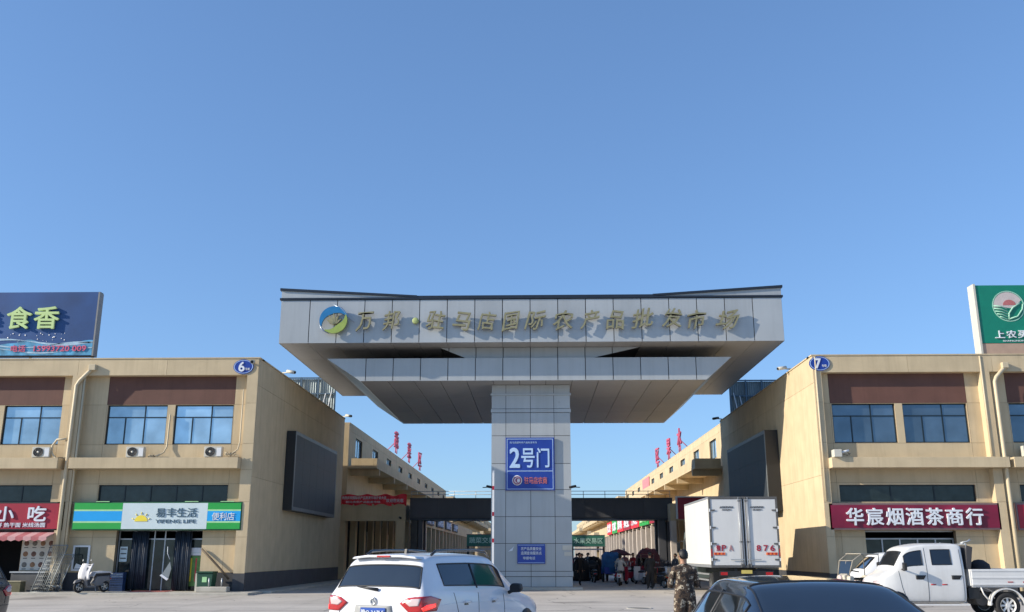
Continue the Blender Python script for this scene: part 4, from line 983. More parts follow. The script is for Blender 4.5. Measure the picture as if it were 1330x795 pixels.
# ------------------------------------------------------------------ people
def eval_mesh(o):
    dg = bpy.context.evaluated_depsgraph_get(); return bpy.data.meshes.new_from_object(o.evaluated_get(dg))
SKIN = mat('skin', (.40, .22, .14), .6, var=.05); HAIR = mat('hair_black', (.012, .010, .010), .6, var=.3)
def skin_body(nodes, edges, root):
    me = bpy.data.meshes.new('b'); me.from_pydata([n[:3] for n in nodes], edges, []); o = bpy.data.objects.new('b', me); C.objects.link(o)
    o.modifiers.new('s', 'SKIN'); 
    sv = me.skin_vertices[0].data
    for i, n in enumerate(nodes): sv[i].radius = (n[3], n[4] if len(n) > 4 else n[3]); sv[i].use_root = (i == root)
    o.modifiers.new('u', 'SUBSURF').levels = 2
    m = eval_mesh(o); bpy.data.objects.remove(o); return m
def person(loc, rz, label, top, legs, shoe, pose='stand', group='people on the street beyond the gate', scale=1, hair=True, coat=False, simple=False):
    t = thing('person', label, 'person', loc, rz, group); t.scale = (scale,) * 3
    if pose == 'walk': LF, RF = (.10, .20, .08), (-.10, -.24, .10); LK, RK = (.10, .16, .50), (-.10, -.05, .50)
    elif pose == 'ride': LF, RF = (.16, .34, .30), (-.16, .34, .30); LK, RK = (.17, .38, .74), (-.17, .38, .74)
    else: LF, RF = (.11, 0, .08), (-.11, .03, .08); LK, RK = (.105, .03, .50), (-.105, .05, .50)
    hz = .92 if pose != 'ride' else .80
    k = 1.24 if coat else 1
    if pose == 'phone': LH, LE = (.12, .30, 1.33), (.26, .10, 1.12); RH, RE = (-.22, .05, .82), (-.27, -.02, 1.10)
    elif pose == 'ride': LH, LE = (.26, .50, 1.02), (.30, .20, 1.05); RH, RE = (-.26, .50, 1.02), (-.30, .20, 1.05)
    elif pose == 'front': LH, LE = (.13, .32, 1.06), (.29, .06, 1.08); RH, RE = (-.13, .32, 1.06), (-.29, .06, 1.08)
    else: LH, LE = (.27, .08, .80), (.28, 0, 1.09); RH, RE = (-.27, .02, .80), (-.28, -.02, 1.09)
    dz = hz - .92
    E = lambda p: (p[0], p[1], p[2] + (dz if pose != 'ride' else 0))
    N = [(0, 0, hz, .155 * k, .115 * k), (0, -.01, hz + .18, .145 * k, .105 * k), (0, -.01, hz + .36, .175 * k, .115 * k), (0, -.01, hz + .50, .13 * k, .09 * k), (0, 0, hz + .57, .055), (0, .015, hz + .64, .062),
         (0, .02, hz + .72, .092, .10), (0, .015, hz + .79, .075, .085),
         (.10, 0, hz - .06, (.095 if not coat else .12) * k), (*LK, (.062 if not coat else .10) * k), (LF[0], LF[1], LF[2] + .04, .045), (LF[0], LF[1] + .14, LF[2] - .035, .038, .03),
         (-.10, 0, hz - .06, (.095 if not coat else .12) * k), (*RK, (.062 if not coat else .10) * k), (RF[0], RF[1], RF[2] + .04, .045), (RF[0], RF[1] + .14, RF[2] - .035, .038, .03),
         (.19, -.01, hz + .47, .068 * k), (*E(LE), .050 * k), (*E(LH), .034), (-.19, -.01, hz + .47, .068 * k), (*E(RE), .050 * k), (*E(RH), .034)]
    ED = [(0, 1), (1, 2), (2, 3), (3, 4), (4, 5), (5, 6), (6, 7), (0, 8), (8, 9), (9, 10), (10, 11), (0, 12), (12, 13), (13, 14), (14, 15), (3, 16), (16, 17), (17, 18), (3, 19), (19, 20), (20, 21)]
    if not simple:
        for a, hand, elb in ((18, E(LH), E(LE)), (21, E(RH), E(RE))):
            d = (Vector(hand) - Vector(elb)).normalized(); sd = d.cross(Vector((0, 0, 1))); sd = sd.normalized() if sd.length > .1 else Vector((0, 1, 0)); 
            if abs(d.z) > .8: sd = Vector((0, 1, 0))
            palm = Vector(hand) + d * .06; pi = len(N); N.append((*palm, .030, .02)); ED.append((a, pi))
            for f in range(4):
                b = palm + d * .035 + sd * (f - 1.5) * .02; tip = b + d * (.055 + .012 * (f in (1, 2))) + Vector((0, .012, -.006)); q = len(N)
                N += [(*b, .0095), (*tip, .008)]; ED += [(pi, q), (q, q + 1)]
            b = palm + sd * .035 - d * .01; q = len(N); N += [(*b, .011), (*(b + d * .04 + sd * .012), .009)]; ED += [(pi, q), (q, q + 1)]
    me = skin_body(N, ED, 0)
    for m_ in (top, legs, shoe, SKIN): me.materials.append(m_)
    hands = [Vector(E(LH)), Vector(E(RH))]
    for p in me.polygons:
        c = p.center; i = 0
        if min((c - h).length for h in hands) < .14 and min((c - h).length for h in hands) < .5 * 1 and all((c - h).length > 0 for h in hands):
            hh = min(hands, key=lambda h: (c - h).length); el = Vector(E(LE)) if hh is hands[0] else Vector(E(RE))
            if (c - hh).dot((hh - el).normalized()) > -.02: i = 3
        if i == 0:
            if c.z > hz + .575: i = 3
            elif c.z < .13 and pose != 'ride' or (pose == 'ride' and c.z < .36 and c.y > .2): i = 2
            elif c.z < (.50 if coat else hz - .02) and abs(c.x) < .24: i = 1
            elif pose == 'ride' and c.y > .12 and c.z < .95: i = 1
        p.material_index = i; p.use_smooth = True
    o = bpy.data.objects.new('body', me); C.objects.link(o); o.parent = t
    if hair:
        mb = MB(); cz = hz + .765
        prof = [(.001, .098), (.045, .09), (.078, .06), (.095, .015), (.094, -.04), (.082, -.08), (.06, -.09)]
        mb.lathe(prof, 'Z', (0, .0, cz), 16); mb.v = [(x, (y - .0) * 1.12 - (.012 if z > cz - .05 else .02) - (.03 if z < cz - .02 and y > 0 else 0) * 2.6, z) for x, y, z in mb.v]
        mb.build('hair', HAIR, t, world=False)
        if not simple:
            for s in (-1, 1): MB().lathe([(0, -.012), (.018, -.006), (.02, .006), (0, .012)], 'X', (s * .094, .02, hz + .72), 8).build('ear', SKIN, t, world=False)
            MB().tube([(0, .108, hz + .745), (0, .135, hz + .71), (0, .115, hz + .70)], [.008, .014, .008], 6).build('nose', SKIN, t, world=False)
            for s in (-1, 1): MB().lathe([(0, -.006), (.012, 0), (0, .006)], 'Y', (s * .034, .108, hz + .745), 8).build('eye', BLACKM, t, world=False)
            MB().box(-.025, .025, .104, .112, hz + .664, hz + .672).build('mouth', REDTXT, t, world=False)
    return t
CAMO = bpy.data.materials.new('camouflage_cloth'); CAMO.use_nodes = True
_n = CAMO.node_tree; _p = _n.nodes['Principled BSDF']; _p.inputs['Roughness'].default_value = .9
_t = _n.nodes.new('ShaderNodeTexCoord'); _v = _n.nodes.new('ShaderNodeTexNoise'); _v.inputs['Scale'].default_value = 13; _v.inputs['Detail'].default_value = 4
_n.links.new(_t.outputs['Object'], _v.inputs[0]); _r = _n.nodes.new('ShaderNodeValToRGB'); _r.color_ramp.interpolation = 'CONSTANT'
_e = _r.color_ramp.elements; _e[0].position = 0; _e[0].color = (.022, .016, .014, 1); _e[1].position = .44; _e[1].color = (.085, .055, .035, 1)
for pos, cc in ((.52, (.03, .022, .022, 1)), (.575, (.42, .36, .27, 1)), (.66, (.06, .04, .03, 1))): q = _e.new(pos); q.color = cc
_n.links.new(_v.outputs[0], _r.inputs[0]); _n.links.new(_r.outputs[0], _p.inputs['Base Color'])
BLK = mat('cloth_black', (.010, .010, .012), .9); NAVY = mat('cloth_navy', (.015, .02, .04), .9); SHOE = mat('shoe_dark', (.02, .018, .016), .6)
CW = mat('cloth_white', (.55, .53, .50), .9); CRED = mat('cloth_red', (.35, .03, .04), .9); CKH = mat('cloth_khaki', (.22, .17, .10), .9); CGR = mat('cloth_grey', (.12, .12, .13), .9)
pc = person((2.90, 19.2, 0), rad(8), 'person in camouflage coat standing behind the black car, seen from the back', CAMO, CW, SHOE, 'front', coat=True, group='people in the yard', scale=.985)
person((5.65, 48.3, 0), rad(15), 'person in long black coat holding a phone at the street entrance', BLK, BLK, SHOE, 'phone', coat=True, simple=True)
for (x, y, rz, top, legs, pose, lab) in (
        (2.45, 54, 200, BLK, BLK, 'walk', 'person in black walking just right of the gate pillar'),
        (3.15, 66, 160, BLK, NAVY, 'stand', 'person in black jacket standing under the bridge'),
        (2.4, 69, 10, CRED, BLK, 'stand', 'person in dark red jacket standing farther back right of the pillar'),
        (3.9, 72, 90, CGR, BLK, 'walk', 'person in grey jacket walking across the far street'),
        (5.2, 60, 170, CW, NAVY, 'stand', 'person in white jacket beside the parked scooters'),
        (6.6, 66, 200, CRED, BLK, 'stand', 'person in red jacket in front of the right portico'),
        (8.0, 56, 120, CGR, BLK, 'stand', 'person in grey behind the motorcycles by the truck'),
        (3.4, 80, 0, NAVY, BLK, 'walk', 'person in navy walking away down the street'),
        (4.6, 86, 180, BLK, BLK, 'stand', 'person in black far down the street'),
        (2.9, 90, 30, CKH, BLK, 'stand', 'person in khaki coat far down the street'),
        (7.3, 62, 240, NAVY, BLK, 'walk', 'person in navy jacket walking beside the right portico columns'),
        (5.9, 64.5, 20, mat('cloth_pink', (.50, .22, .24), .9), NAVY, 'stand', 'person in pink jacket under the red umbrella'),
        (5.0, 70, 150, mat('cloth_teal', (.03, .14, .20), .9), BLK, 'stand', 'person in teal jacket behind the blue load'),
        (8.2, 50.0, 200, CGR, NAVY, 'stand', 'person in grey jacket close to the truck cab')):
    person((x, y, 0), rad(rz), lab, top, legs, SHOE, pose, simple=True, scale=.97 + .05 * (x % 1))

# ------------------------------------------------------------------ vehicles
def wheel(parent, x, y, r, w_, side, rimm=RIM, spokes=5, name='wheel'):
    """axis along Y; side +-1 tells which way the rim faces"""
    o = MB().lathe([(r * .62, -w_ / 2), (r * .9, -w_ / 2), (r * .985, -w_ * .38), (r, -w_ * .2), (r, w_ * .2), (r * .985, w_ * .38), (r * .9, w_ / 2), (r * .62, w_ / 2)], 'Y', (x, y, r), 28, True).build(name, RUB, parent, world=False)
    ye = y + side * w_ * .30
    rm = MB(); rm.lathe([(r * .61, ye - y + side * .04), (r * .63, ye - y + side * .05), (r * .63, -side * w_ * .3), (r * .56, -side * w_ * .3), (r * .56, ye - y)], 'Y', (x, y, r), 28, True)
    for k in range(spokes):
        a = 2 * math.pi * k / spokes; c, s = math.cos(a), math.sin(a)
        M = Matrix.Translation((x, ye, r)) @ Matrix.Rotation(-a, 4, 'Y'); rm.box(r * .1, r * .58, -.015, .015, -r * .075, r * .075, M)
    rm.cyl((x, ye - side * .02, r), (x, ye + side * .03, r), r * .16, n=14)
    rm.build('rim', rimm, o, world=False)
    MB().cyl((x, y - side * w_ * .1, r), (x, y - side * w_ * .05, r), r * .55, n=20).build('brake_disc', GREYD, o, world=False)
    return o
def loft(stations, mats, tagf, sub=2):
    """stations: list of (x, [(y,z)...]) half rings from the bottom centre over the side to the top centre. tagf(i, k) gives the material index of the face between
    station i,i+1 and ring point k,k+1 (-1/-2 = first/last cap)."""
    V, F, MI = [], [], []; n = len(stations[0][1])
    for x, ring in stations:
        for y, z in ring: V.append((x, y, z))
        for y, z in ring[1:-1]: V.append((x, -y, z))
    m = 2 * n - 2
    def R_(i, k): return i * m + k
    def L_(i, k): return i * m + (k if k in (0, n - 1) else n + k - 1)
    for i in range(len(stations) - 1):
        for k in range(n - 1):
            F.append((R_(i, k), R_(i + 1, k), R_(i + 1, k + 1), R_(i, k + 1))); MI.append(tagf(i, k))
            F.append((L_(i, k), L_(i, k + 1), L_(i + 1, k + 1), L_(i + 1, k))); MI.append(tagf(i, k))
    for i, cp in ((0, -1), (len(stations) - 1, -2)):
        for k in range(n - 1):
            q = [R_(i, k), R_(i, k + 1), L_(i, k + 1), L_(i, k)]; q = list(dict.fromkeys(q)); F.append(tuple(q)); MI.append(tagf(cp, k))
    me = bpy.data.meshes.new('loft'); me.from_pydata(V, [], F)
    for mm in mats: me.materials.append(mm)
    me.polygons.foreach_set('material_index', MI)
    bm = bmesh.new(); bm.from_mesh(me); bmesh.ops.recalc_face_normals(bm, faces=bm.faces); bm.to_mesh(me); bm.free()
    o = bpy.data.objects.new('loft', me); C.objects.link(o); s = o.modifiers.new('s', 'SUBSURF'); s.levels = sub; s.render_levels = sub
    r = eval_mesh(o); bpy.data.objects.remove(o); bpy.data.meshes.remove(me)
    for p in r.polygons: p.use_smooth = True
    return r
def split_by_material(me, names, parent):
    """cuts the smooth shell into one object per material index; the rim of each pane gets a rubber seal"""
    bvh = BVHTree.FromPolygons([v.co.copy() for v in me.vertices], [tuple(p.vertices) for p in me.polygons])
    out = []
    for idx, nm in names.items():
        bm = bmesh.new(); bm.from_mesh(me); kill = [f for f in bm.faces if f.material_index != idx]
        if len(kill) == len(bm.faces): bm.free(); continue
        bmesh.ops.delete(bm, geom=kill, context='FACES')
        # split into connected islands for panes
        islands = []; seen = set()
        if nm.startswith('body'): islands = [list(bm.faces)]
        else:
            for f in bm.faces:
                if f.index in seen: continue
                st_, isl = [f], []; seen.add(f.index)
                while st_:
                    g_ = st_.pop(); isl.append(g_)
                    for e in g_.edges:
                        for h in e.link_faces:
                            if h.index not in seen: seen.add(h.index); st_.append(h)
                islands.append(isl)
        for isl in islands:
            b2 = bmesh.new(); vm = {}
            nrm = bm.verts.layers.float_vector.new('n') if False else None
            for f in isl:
                for v in f.verts:
                    if v not in vm: vm[v] = b2.verts.new(v.co)
            for f in isl: nf = b2.faces.new([vm[v] for v in f.verts]); nf.smooth = True
            b2.normal_update(); m2 = bpy.data.meshes.new(nm); 
            if not nm.startswith('body'):
                edges = [e for e in b2.edges if len(e.link_faces) == 1]
                loops = {}
                for e in edges:
                    a, b = e.verts; loops.setdefault(a, []).append(b); loops.setdefault(b, []).append(a)
                mb = MB(); done = set()
                for s0 in loops:
                    if s0 in done: continue
                    path = [s0]; done.add(s0)
                    while True:
                        nx = [q for q in loops[path[-1]] if q not in done]
                        if not nx: break
                        path.append(nx[0]); done.add(nx[0])
                    pts = [tuple(q.co + q.normal * .001) for q in path] + [tuple(path[0].co), tuple(path[1].co)]
                    mb.tube(pts, .011, 5)
            b2.to_mesh(m2); b2.free(); m2.materials.append(me.materials[idx])
            o = bpy.data.objects.new(nm, m2); C.objects.link(o); o.parent = parent; out.append(o)
            if not nm.startswith('body') and mb.v: mb.build('rubber_seal', BLACKM, o, world=False)
        bm.free()
    return bvh, out
def patch(bvh, parent, name, m, origin, U, V, N, poly, off=.006, depth=.012, rings=6, world=False, dens=.03):
    """a star-shaped outline thrown onto a shell along -N: lamps, plates, door seams"""
    origin, U, V, N = Vector(origin), Vector(U).normalized(), Vector(V).normalized(), Vector(N).normalized()
    out = []
    for i, p in enumerate(poly):
        q = poly[(i + 1) % len(poly)]; L_ = math.hypot(q[0] - p[0], q[1] - p[1]); k = max(1, int(L_ / dens))
        for j in range(k): out.append((p[0] + (q[0] - p[0]) * j / k, p[1] + (q[1] - p[1]) * j / k))
    cx, cy = sum(p[0] for p in out) / len(out), sum(p[1] for p in out) / len(out)
    mb = MB(); n = len(out)
    def hit(u, v, o_):
        p = origin + U * u + V * v + N * 2; h, nn, _, _ = bvh.ray_cast(p, -N)
        if h is None: h, nn, _, _ = bvh.find_nearest(origin + U * u + V * v)
        if nn.dot(N) < 0: nn = -nn
        return tuple(h + nn * o_)
    for r in range(1, rings + 1):
        t_ = r / rings
        for u, v in out: mb.v.append(hit(cx + (u - cx) * t_, cy + (v - cy) * t_, off))
    for u, v in out: mb.v.append(hit(u, v, off - depth))
    mb.v.append(hit(cx, cy, off)); c = len(mb.v) - 1
    for i in range(n):
        j = (i + 1) % n; mb.f.append((c, i, j)); mb.sm.append(True)
        for r in range(rings): mb.f.append((r * n + i, (r + 1) * n + i, (r + 1) * n + j, r * n + j)); mb.sm.append(r < rings - 1)
    return mb.build(name, m, parent, world=False)
def seam(bvh, parent, pts, N, name='panel_gap', w_=.006, m=None):
    """thin dark line along 3-D points thrown onto the shell along -N"""
    N = Vector(N).normalized(); P = []
    for a, b in zip(pts, pts[1:]):
        a, b = Vector(a), Vector(b); k = max(2, int((b - a).length / .05))
        for j in range(k + (1 if b == Vector(pts[-1]) else 0)):
            q = a + (b - a) * j / k; h, nn, _, _ = bvh.ray_cast(q + N * 1.5, -N)
            if h is not None: P.append(tuple(h))
    if len(P) > 2: return MB().tube(P, w_, 5).build(name, m or BLACKM, parent, world=False)

def ring(ws, zb, wm, zm, wb, zbelt, wr, zr, crown=.03, tf=.91):
    """13-point half ring"""
    d = zr - zbelt
    a = (wb - (wb - wr) * .06, zbelt + d * .07); b = (wb - (wb - wr) * tf, zbelt + d * tf)
    return [(0, zb), (ws * .85, zb), (ws, zb + .10), (wm, zm), (wb, zbelt - .03), a, b, (wr, zr - .025), (wr * .93, zr + crown * .25), (wr * .5, zr + crown * .8), (0, zr + crown)]
def car_shell(st, mats, glass_side, windscreen, rearglass, sub=2):
    """glass_side: set of station intervals with side glass; windscreen / rearglass: interval index"""
    def tagf(i, k):
        if i in glass_side and k == 5: return 1
        if i == windscreen and k in (8, 9): return 2
        if (i in rearglass if isinstance(rearglass, tuple) else i == rearglass) and k in (7, 8, 9): return 3
        return 0
    return loft(st, mats, tagf, sub)

# --- white hatchback SUV.  local x forward, y left, z up
def suv(name, label, loc, rz, paint, plate_text, detail=True, cat='car'):
    t = thing(name, label, cat, loc, rz)
    st = [(-2.20, ring(.60, .42, .72, .70, .74, .96, .70, 1.01, .01)),
          (-2.17, ring(.78, .34, .84, .72, .82, 1.03, .74, 1.07, .01)),
          (-2.12, ring(.80, .30, .885, .72, .86, 1.06, .765, 1.11, .012)),
          (-1.90, ring(.82, .28, .90, .72, .875, 1.10, .66, 1.535, .03)),
          (-1.80, ring(.83, .27, .90, .72, .88, 1.10, .645, 1.60, .035)),
          (-1.52, ring(.84, .25, .905, .72, .88, 1.09, .64, 1.63, .04)),
          (-1.38, ring(.84, .25, .905, .72, .88, 1.085, .64, 1.635, .04)),
          (-.55, ring(.85, .24, .91, .72, .885, 1.06, .64, 1.645, .045)),
          (-.45, ring(.85, .24, .91, .72, .885, 1.055, .64, 1.645, .045)),
          (.30, ring(.85, .24, .91, .70, .88, 1.03, .63, 1.62, .045)),
          (.45, ring(.85, .24, .91, .70, .88, 1.025, .62, 1.58, .045)),
          (1.15, ring(.85, .24, .90, .68, .86, .985, .74, 1.06, .03)),
          (1.32, ring(.85, .24, .90, .66, .84, .95, .74, 1.00, .03)),
          (1.95, ring(.80, .24, .86, .62, .80, .86, .68, .90, .025)),
          (2.18, ring(.62, .28, .72, .55, .66, .72, .52, .76, .01))]
    me = car_shell(st, [paint, CGLASSB, CGLASS, CGLASS], {5, 6, 7, 8, 9}, 10, 2)
    me2 = me
    bvh, parts = split_by_material(me, {0: 'body', 1: 'side_window', 2: 'windscreen', 3: 'rear_window'}, t)
    for s in (-1, 1):
        for x in (-1.36, 1.36): wheel(t, x, s * .80, .335, .215, s)
        for x in (-1.36, 1.36): patch(bvh, t, 'wheel_arch', BLACKM, (x, s * .9, .335), (1, 0, 0), (0, 0, 1), (0, s, 0), [(.40 * math.cos(a), .40 * math.sin(a)) for a in [2 * math.pi * i / 20 for i in range(20)]], .004, .008, 3)
        # door seams
        seam(bvh, t, [(-.50, s, 1.06), (-.50, s, .35)], (0, s, 0)); seam(bvh, t, [(.42, s, 1.02), (.46, s, .35)], (0, s, 0)); seam(bvh, t, [(-1.30, s, 1.08), (-1.16, s, .75), (-.98, s, .42)], (0, s, 0)); seam(bvh, t, [(-.98, s, .40), (.46, s, .36)], (0, s, 0))
        seam(bvh, t, [(-1.95, s, .90), (-1.2, s, .93), (0, s, .90), (1.2, s, .86)], (0, s, 0), 'crease_line', .004, paint)
        seam(bvh, t, [(-.50, s, 1.13), (-.50, s, 1.50)], (0, s, 0), 'window_pillar', .02)
        for x in (-.90, .05):
            patch(bvh, t, 'door_handle', paint, (x, s * .9, .93), (1, 0, 0), (0, 0, 1), (0, s, 0), [(-.10, -.016), (.08, -.016), (.10, 0), (.08, .018), (-.10, .018)], .035, .045, 2)
            patch(bvh, t, 'handle_recess', CDARK, (x - .02, s * .9, .905), (1, 0, 0), (0, 0, 1), (0, s, 0), [(-.07, -.022), (.07, -.022), (.05, .012), (-.05, .012)], .003, .005, 2)
        # roof rail
        MB().tube([(-1.55, s * .60, 1.645), (-1.42, s * .60, 1.705), (-1.0, s * .60, 1.722), (-.2, s * .60, 1.725), (.25, s * .595, 1.70), (.42, s * .59, 1.615)], [.02, .022, .018, .018, .022, .018], 8).build('roof_rail', CDARK, t, world=False)
        # mirror
        MB().prism([(s * .92, 1.06), (s * .95, 1.02), (s * 1.10, 1.03), (s * 1.14, 1.08), (s * 1.12, 1.17), (s * .98, 1.18), (s * .92, 1.14)], 'X', .56, .68).build('door_mirror', BLACKM, t, world=False, bevel=.03)
        MB().tube([(.62, s * .88, 1.02), (.62, s * .97, 1.06)], .03, 8).build('mirror_arm', BLACKM, t, world=False)
        # tail lamp wraps the corner
        dN = Vector((-1, s * .75, 0)).normalized(); dU = Vector((s * .75, 1, 0)).normalized() * 1
        dU = Vector((0, 0, 1)).cross(dN); sg = s if dU.y * s > 0 else -s
        def pl(L_): return [(u * (1 if dU.y * s > 0 else -1), v) for u, v in L_]
        o0 = (-2.0, s * .72, .93)
        patch(bvh, t, 'tail_lamp', LAMPR, o0, dU, (0, 0, 1), dN, pl([(-.32, .02), (-.20, .10), (.12, .125), (.30, .07), (.22, -.09), (-.20, -.10)]), .014, .03, 7)
        patch(bvh, t, 'lamp_lens_clear', LAMPC, o0, dU, (0, 0, 1), dN, pl([(-.24, .03), (-.16, .085), (-.03, .09), (-.06, -.01), (-.18, -.02)]), .019, .008, 4)
        patch(bvh, t, 'brake_lamp', LAMPB, o0, dU, (0, 0, 1), dN, pl([(-.02, -.045), (.05, .0), (.20, .015), (.20, -.035), (.0, -.085)]), .019, .008, 3)
        patch(bvh, t, 'rear_reflector', LAMPR, (-2.15, s * .62, .42), (0, 1, 0), (0, 0, 1), (-1, 0, 0), [(-.10, -.02), (.10, -.02), (.10, .02), (-.10, .02)], .01, .02, 2)
        patch(bvh, t, 'headlight', LAMPC, (2.0, s * .62, .74), (0, 1, 0), (0, 0, 1), (1, s * .5, 0), [(-.2, -.05), (.2, -.03), (.2, .08), (-.2, .04)], .01, .02, 3)
    # rear: brake light on spoiler, wiper, plate, emblem, bumper line
    MB().prism([(-.60, 1.585), (-.3, 1.61), (.3, 1.61), (.60, 1.585), (.56, 1.618), (.3, 1.648), (-.3, 1.648), (-.56, 1.618)], 'X', -1.965, -1.72).build('roof_spoiler', paint, t, world=False, bevel=.014)
    MB().box(-1.978, -1.962, -.12, .12, 1.612, 1.638).build('high_brake_lamp', LAMPR, t, world=False)
    hit = lambda y, z: bvh.ray_cast(Vector((-3.5, y, z)), Vector((1, 0, 0)))[0]
    w0 = hit(-.03, 1.14) or Vector((-2.1, 0, 1.14)); w1 = hit(.36, 1.18) or Vector((-2.1, .36, 1.18))
    MB().tube([tuple(w0 + Vector((-.03, 0, 0))), tuple((w0 + w1) / 2 + Vector((-.035, 0, .0))), tuple(w1 + Vector((-.02, 0, 0)))], [.026, .016, .010], 8).build('rear_wiper', BLACKM, t, world=False)
    e = hit(0, .985) or Vector((-2.18, 0, .985))
    MB().lathe([(.040, -.012), (.052, -.016), (.060, -.006), (.058, .004)], 'X', (e.x - .006, 0, .975), 20).build('emblem_ring', RIM, t, world=False)
    MB().prism([(-.03, .955), (-.005, .955), (.035, 1.0), (.012, 1.0)], 'X', e.x - .02, e.x - .012).build('emblem_mark', RIM, t, world=False)
    patch(bvh, t, 'plate_recess', CDARK if paint is not CWHITE else mat('recess_grey', (.30, .31, .31), .5), (-2.2, 0, .83), (0, 1, 0), (0, 0, 1), (-1, 0, 0), [(-.36, -.09), (.36, -.09), (.32, .085), (-.32, .085)], .004, .01, 3)
    h = hit(0, .80) or Vector((-2.2, 0, .8))
    MB().box(h.x - .022, h.x - .010, -.22, .22, .74, .88).build('number_plate', PLATE, t, world=False)
    tm = text_mesh(plate_text, SWHITE, -.20, .20, -.045, .045, .004, .02)
    o = bpy.data.objects.new('plate_lettering', tm); C.objects.link(o); o.parent = t; o.location = (h.x - .026, 0, .81); o.rotation_euler = (0, 0, rad(-90))
    seam(bvh, t, [(-2.4, -.80, .66), (-2.4, .80, .66)], (-1, 0, 0), w_=.007)
    seam(bvh, t, [(-2.4, -.66, 1.02), (-2.4, -.60, .70)], (-1, 0, 0)); seam(bvh, t, [(-2.4, .66, 1.02), (-2.4, .60, .70)], (-1, 0, 0))
    MB().prism([(-1.35, 1.66), (-1.20, 1.665), (-1.33, 1.74)], 'Y', -.02, .02).build('shark_fin_antenna', BLACKM, t, world=False)
    return t
RZ = rad(90 - 19)
suv('white_suv', 'white SUV with roof rails driving towards the gate pillar', (-1.52, 16.8, 0), rad(65.5), CWHITE, '豫Q 3A7L5')
suv('dark_suv', 'dark SUV with red tail lamp cut off by left edge of the photo', (-13.02, 19.3, 0), rad(180), CDARK, '豫Q 81K20')

# --- black sedan
def sedan(label, loc, rz):
    t = thing('black_sedan', label, 'car', loc, rz)
    st = [(-2.28, ring(.60, .42, .70, .66, .68, .88, .60, .92, .01)),
          (-2.18, ring(.76, .32, .84, .68, .80, .96, .68, 1.0, .015)),
          (-1.85, ring(.80, .28, .89, .70, .85, 1.0, .72, 1.03, .02)),
          (-1.68, ring(.82, .26, .90, .70, .86, 1.0, .72, 1.05, .02)),
          (-.92, ring(.84, .24, .905, .70, .87, 1.0, .60, 1.375, .03)),
          (-.78, ring(.84, .24, .905, .70, .87, 1.0, .59, 1.40, .035)),
          (-.18, ring(.85, .22, .91, .70, .875, .985, .60, 1.415, .04)),
          (-.08, ring(.85, .22, .91, .70, .875, .985, .60, 1.415, .04)),
          (.42, ring(.85, .22, .91, .70, .87, .97, .59, 1.425, .045)),
          (.56, ring(.85, .22, .91, .70, .87, .965, .58, 1.385, .045)),
          (1.30, ring(.85, .22, .90, .66, .84, .92, .70, .98, .03)),
          (1.45, ring(.85, .22, .90, .64, .82, .89, .70, .93, .03)),
          (2.05, ring(.80, .24, .86, .58, .78, .78, .64, .82, .025)),
          (2.32, ring(.60, .28, .70, .52, .62, .64, .48, .68, .01))]
    me = car_shell(st, [CBLACK, CGLASS, CGLASS, CGLASSB], {4, 5, 6, 7, 8}, 9, (3, 4))
    bvh, parts = split_by_material(me, {0: 'body', 1: 'side_window', 2: 'windscreen', 3: 'rear_window'}, t)
    for s in (-1, 1):
        for x in (-1.36, 1.42):
            wheel(t, x, s * .80, .32, .21, s)
            patch(bvh, t, 'wheel_arch', BLACKM, (x, s * .9, .32), (1, 0, 0), (0, 0, 1), (0, s, 0), [(.38 * math.cos(a), .38 * math.sin(a)) for a in [2 * math.pi * i / 20 for i in range(20)]], .004, .008, 3)
        seam(bvh, t, [(-.14, s, .98), (-.14, s, .35)], (0, s, 0)); seam(bvh, t, [(.66, s, .95), (.70, s, .35)], (0, s, 0)); seam(bvh, t, [(-1.0, s, .98), (-.88, s, .42)], (0, s, 0))
        seam(bvh, t, [(-.13, s, 1.04), (-.13, s, 1.34)], (0, s, 0), 'window_pillar', .018)
        for x in (-.62, .2): patch(bvh, t, 'door_handle', CBLACK, (x, s * .9, .86), (1, 0, 0), (0, 0, 1), (0, s, 0), [(-.10, -.014), (.09, -.014), (.09, .016), (-.10, .016)], .03, .04, 2)
        MB().prism([(s * .92, 1.0), (s * .95, .96), (s * 1.08, .97), (s * 1.11, 1.02), (s * 1.09, 1.09), (s * .96, 1.10), (s * .92, 1.07)], 'X', .72, .83).build('door_mirror', CBLACK, t, world=False, bevel=.03)
        MB().tube([(.78, s * .86, .97), (.78, s * .96, 1.0)], .025, 8).build('mirror_arm', BLACKM, t, world=False)
        patch(bvh, t, 'tail_lamp', LAMPR, (-2.15, s * .66, .82), Vector((0, 0, 1)).cross(Vector((-1, s * .6, 0)).normalized()), (0, 0, 1), (-1, s * .6, 0), [(-.22, -.06), (.22, -.06), (.22, .06), (-.22, .08)], .012, .03, 5)
        patch(bvh, t, 'headlight', LAMPC, (2.1, s * .6, .66), (0, 1, 0), (0, 0, 1), (1, s * .5, 0), [(-.2, -.05), (.2, -.03), (.2, .07), (-.2, .03)], .01, .02, 3)
    MB().box(-2.30, -2.285, -.22, .22, .56, .70).build('number_plate', PLATE, t, world=False)
    return t
sedan('glossy black sedan roof and rear window, nearest vehicle at the bottom right', (2.36, 9.2, 0), rad(90 + 3.8))

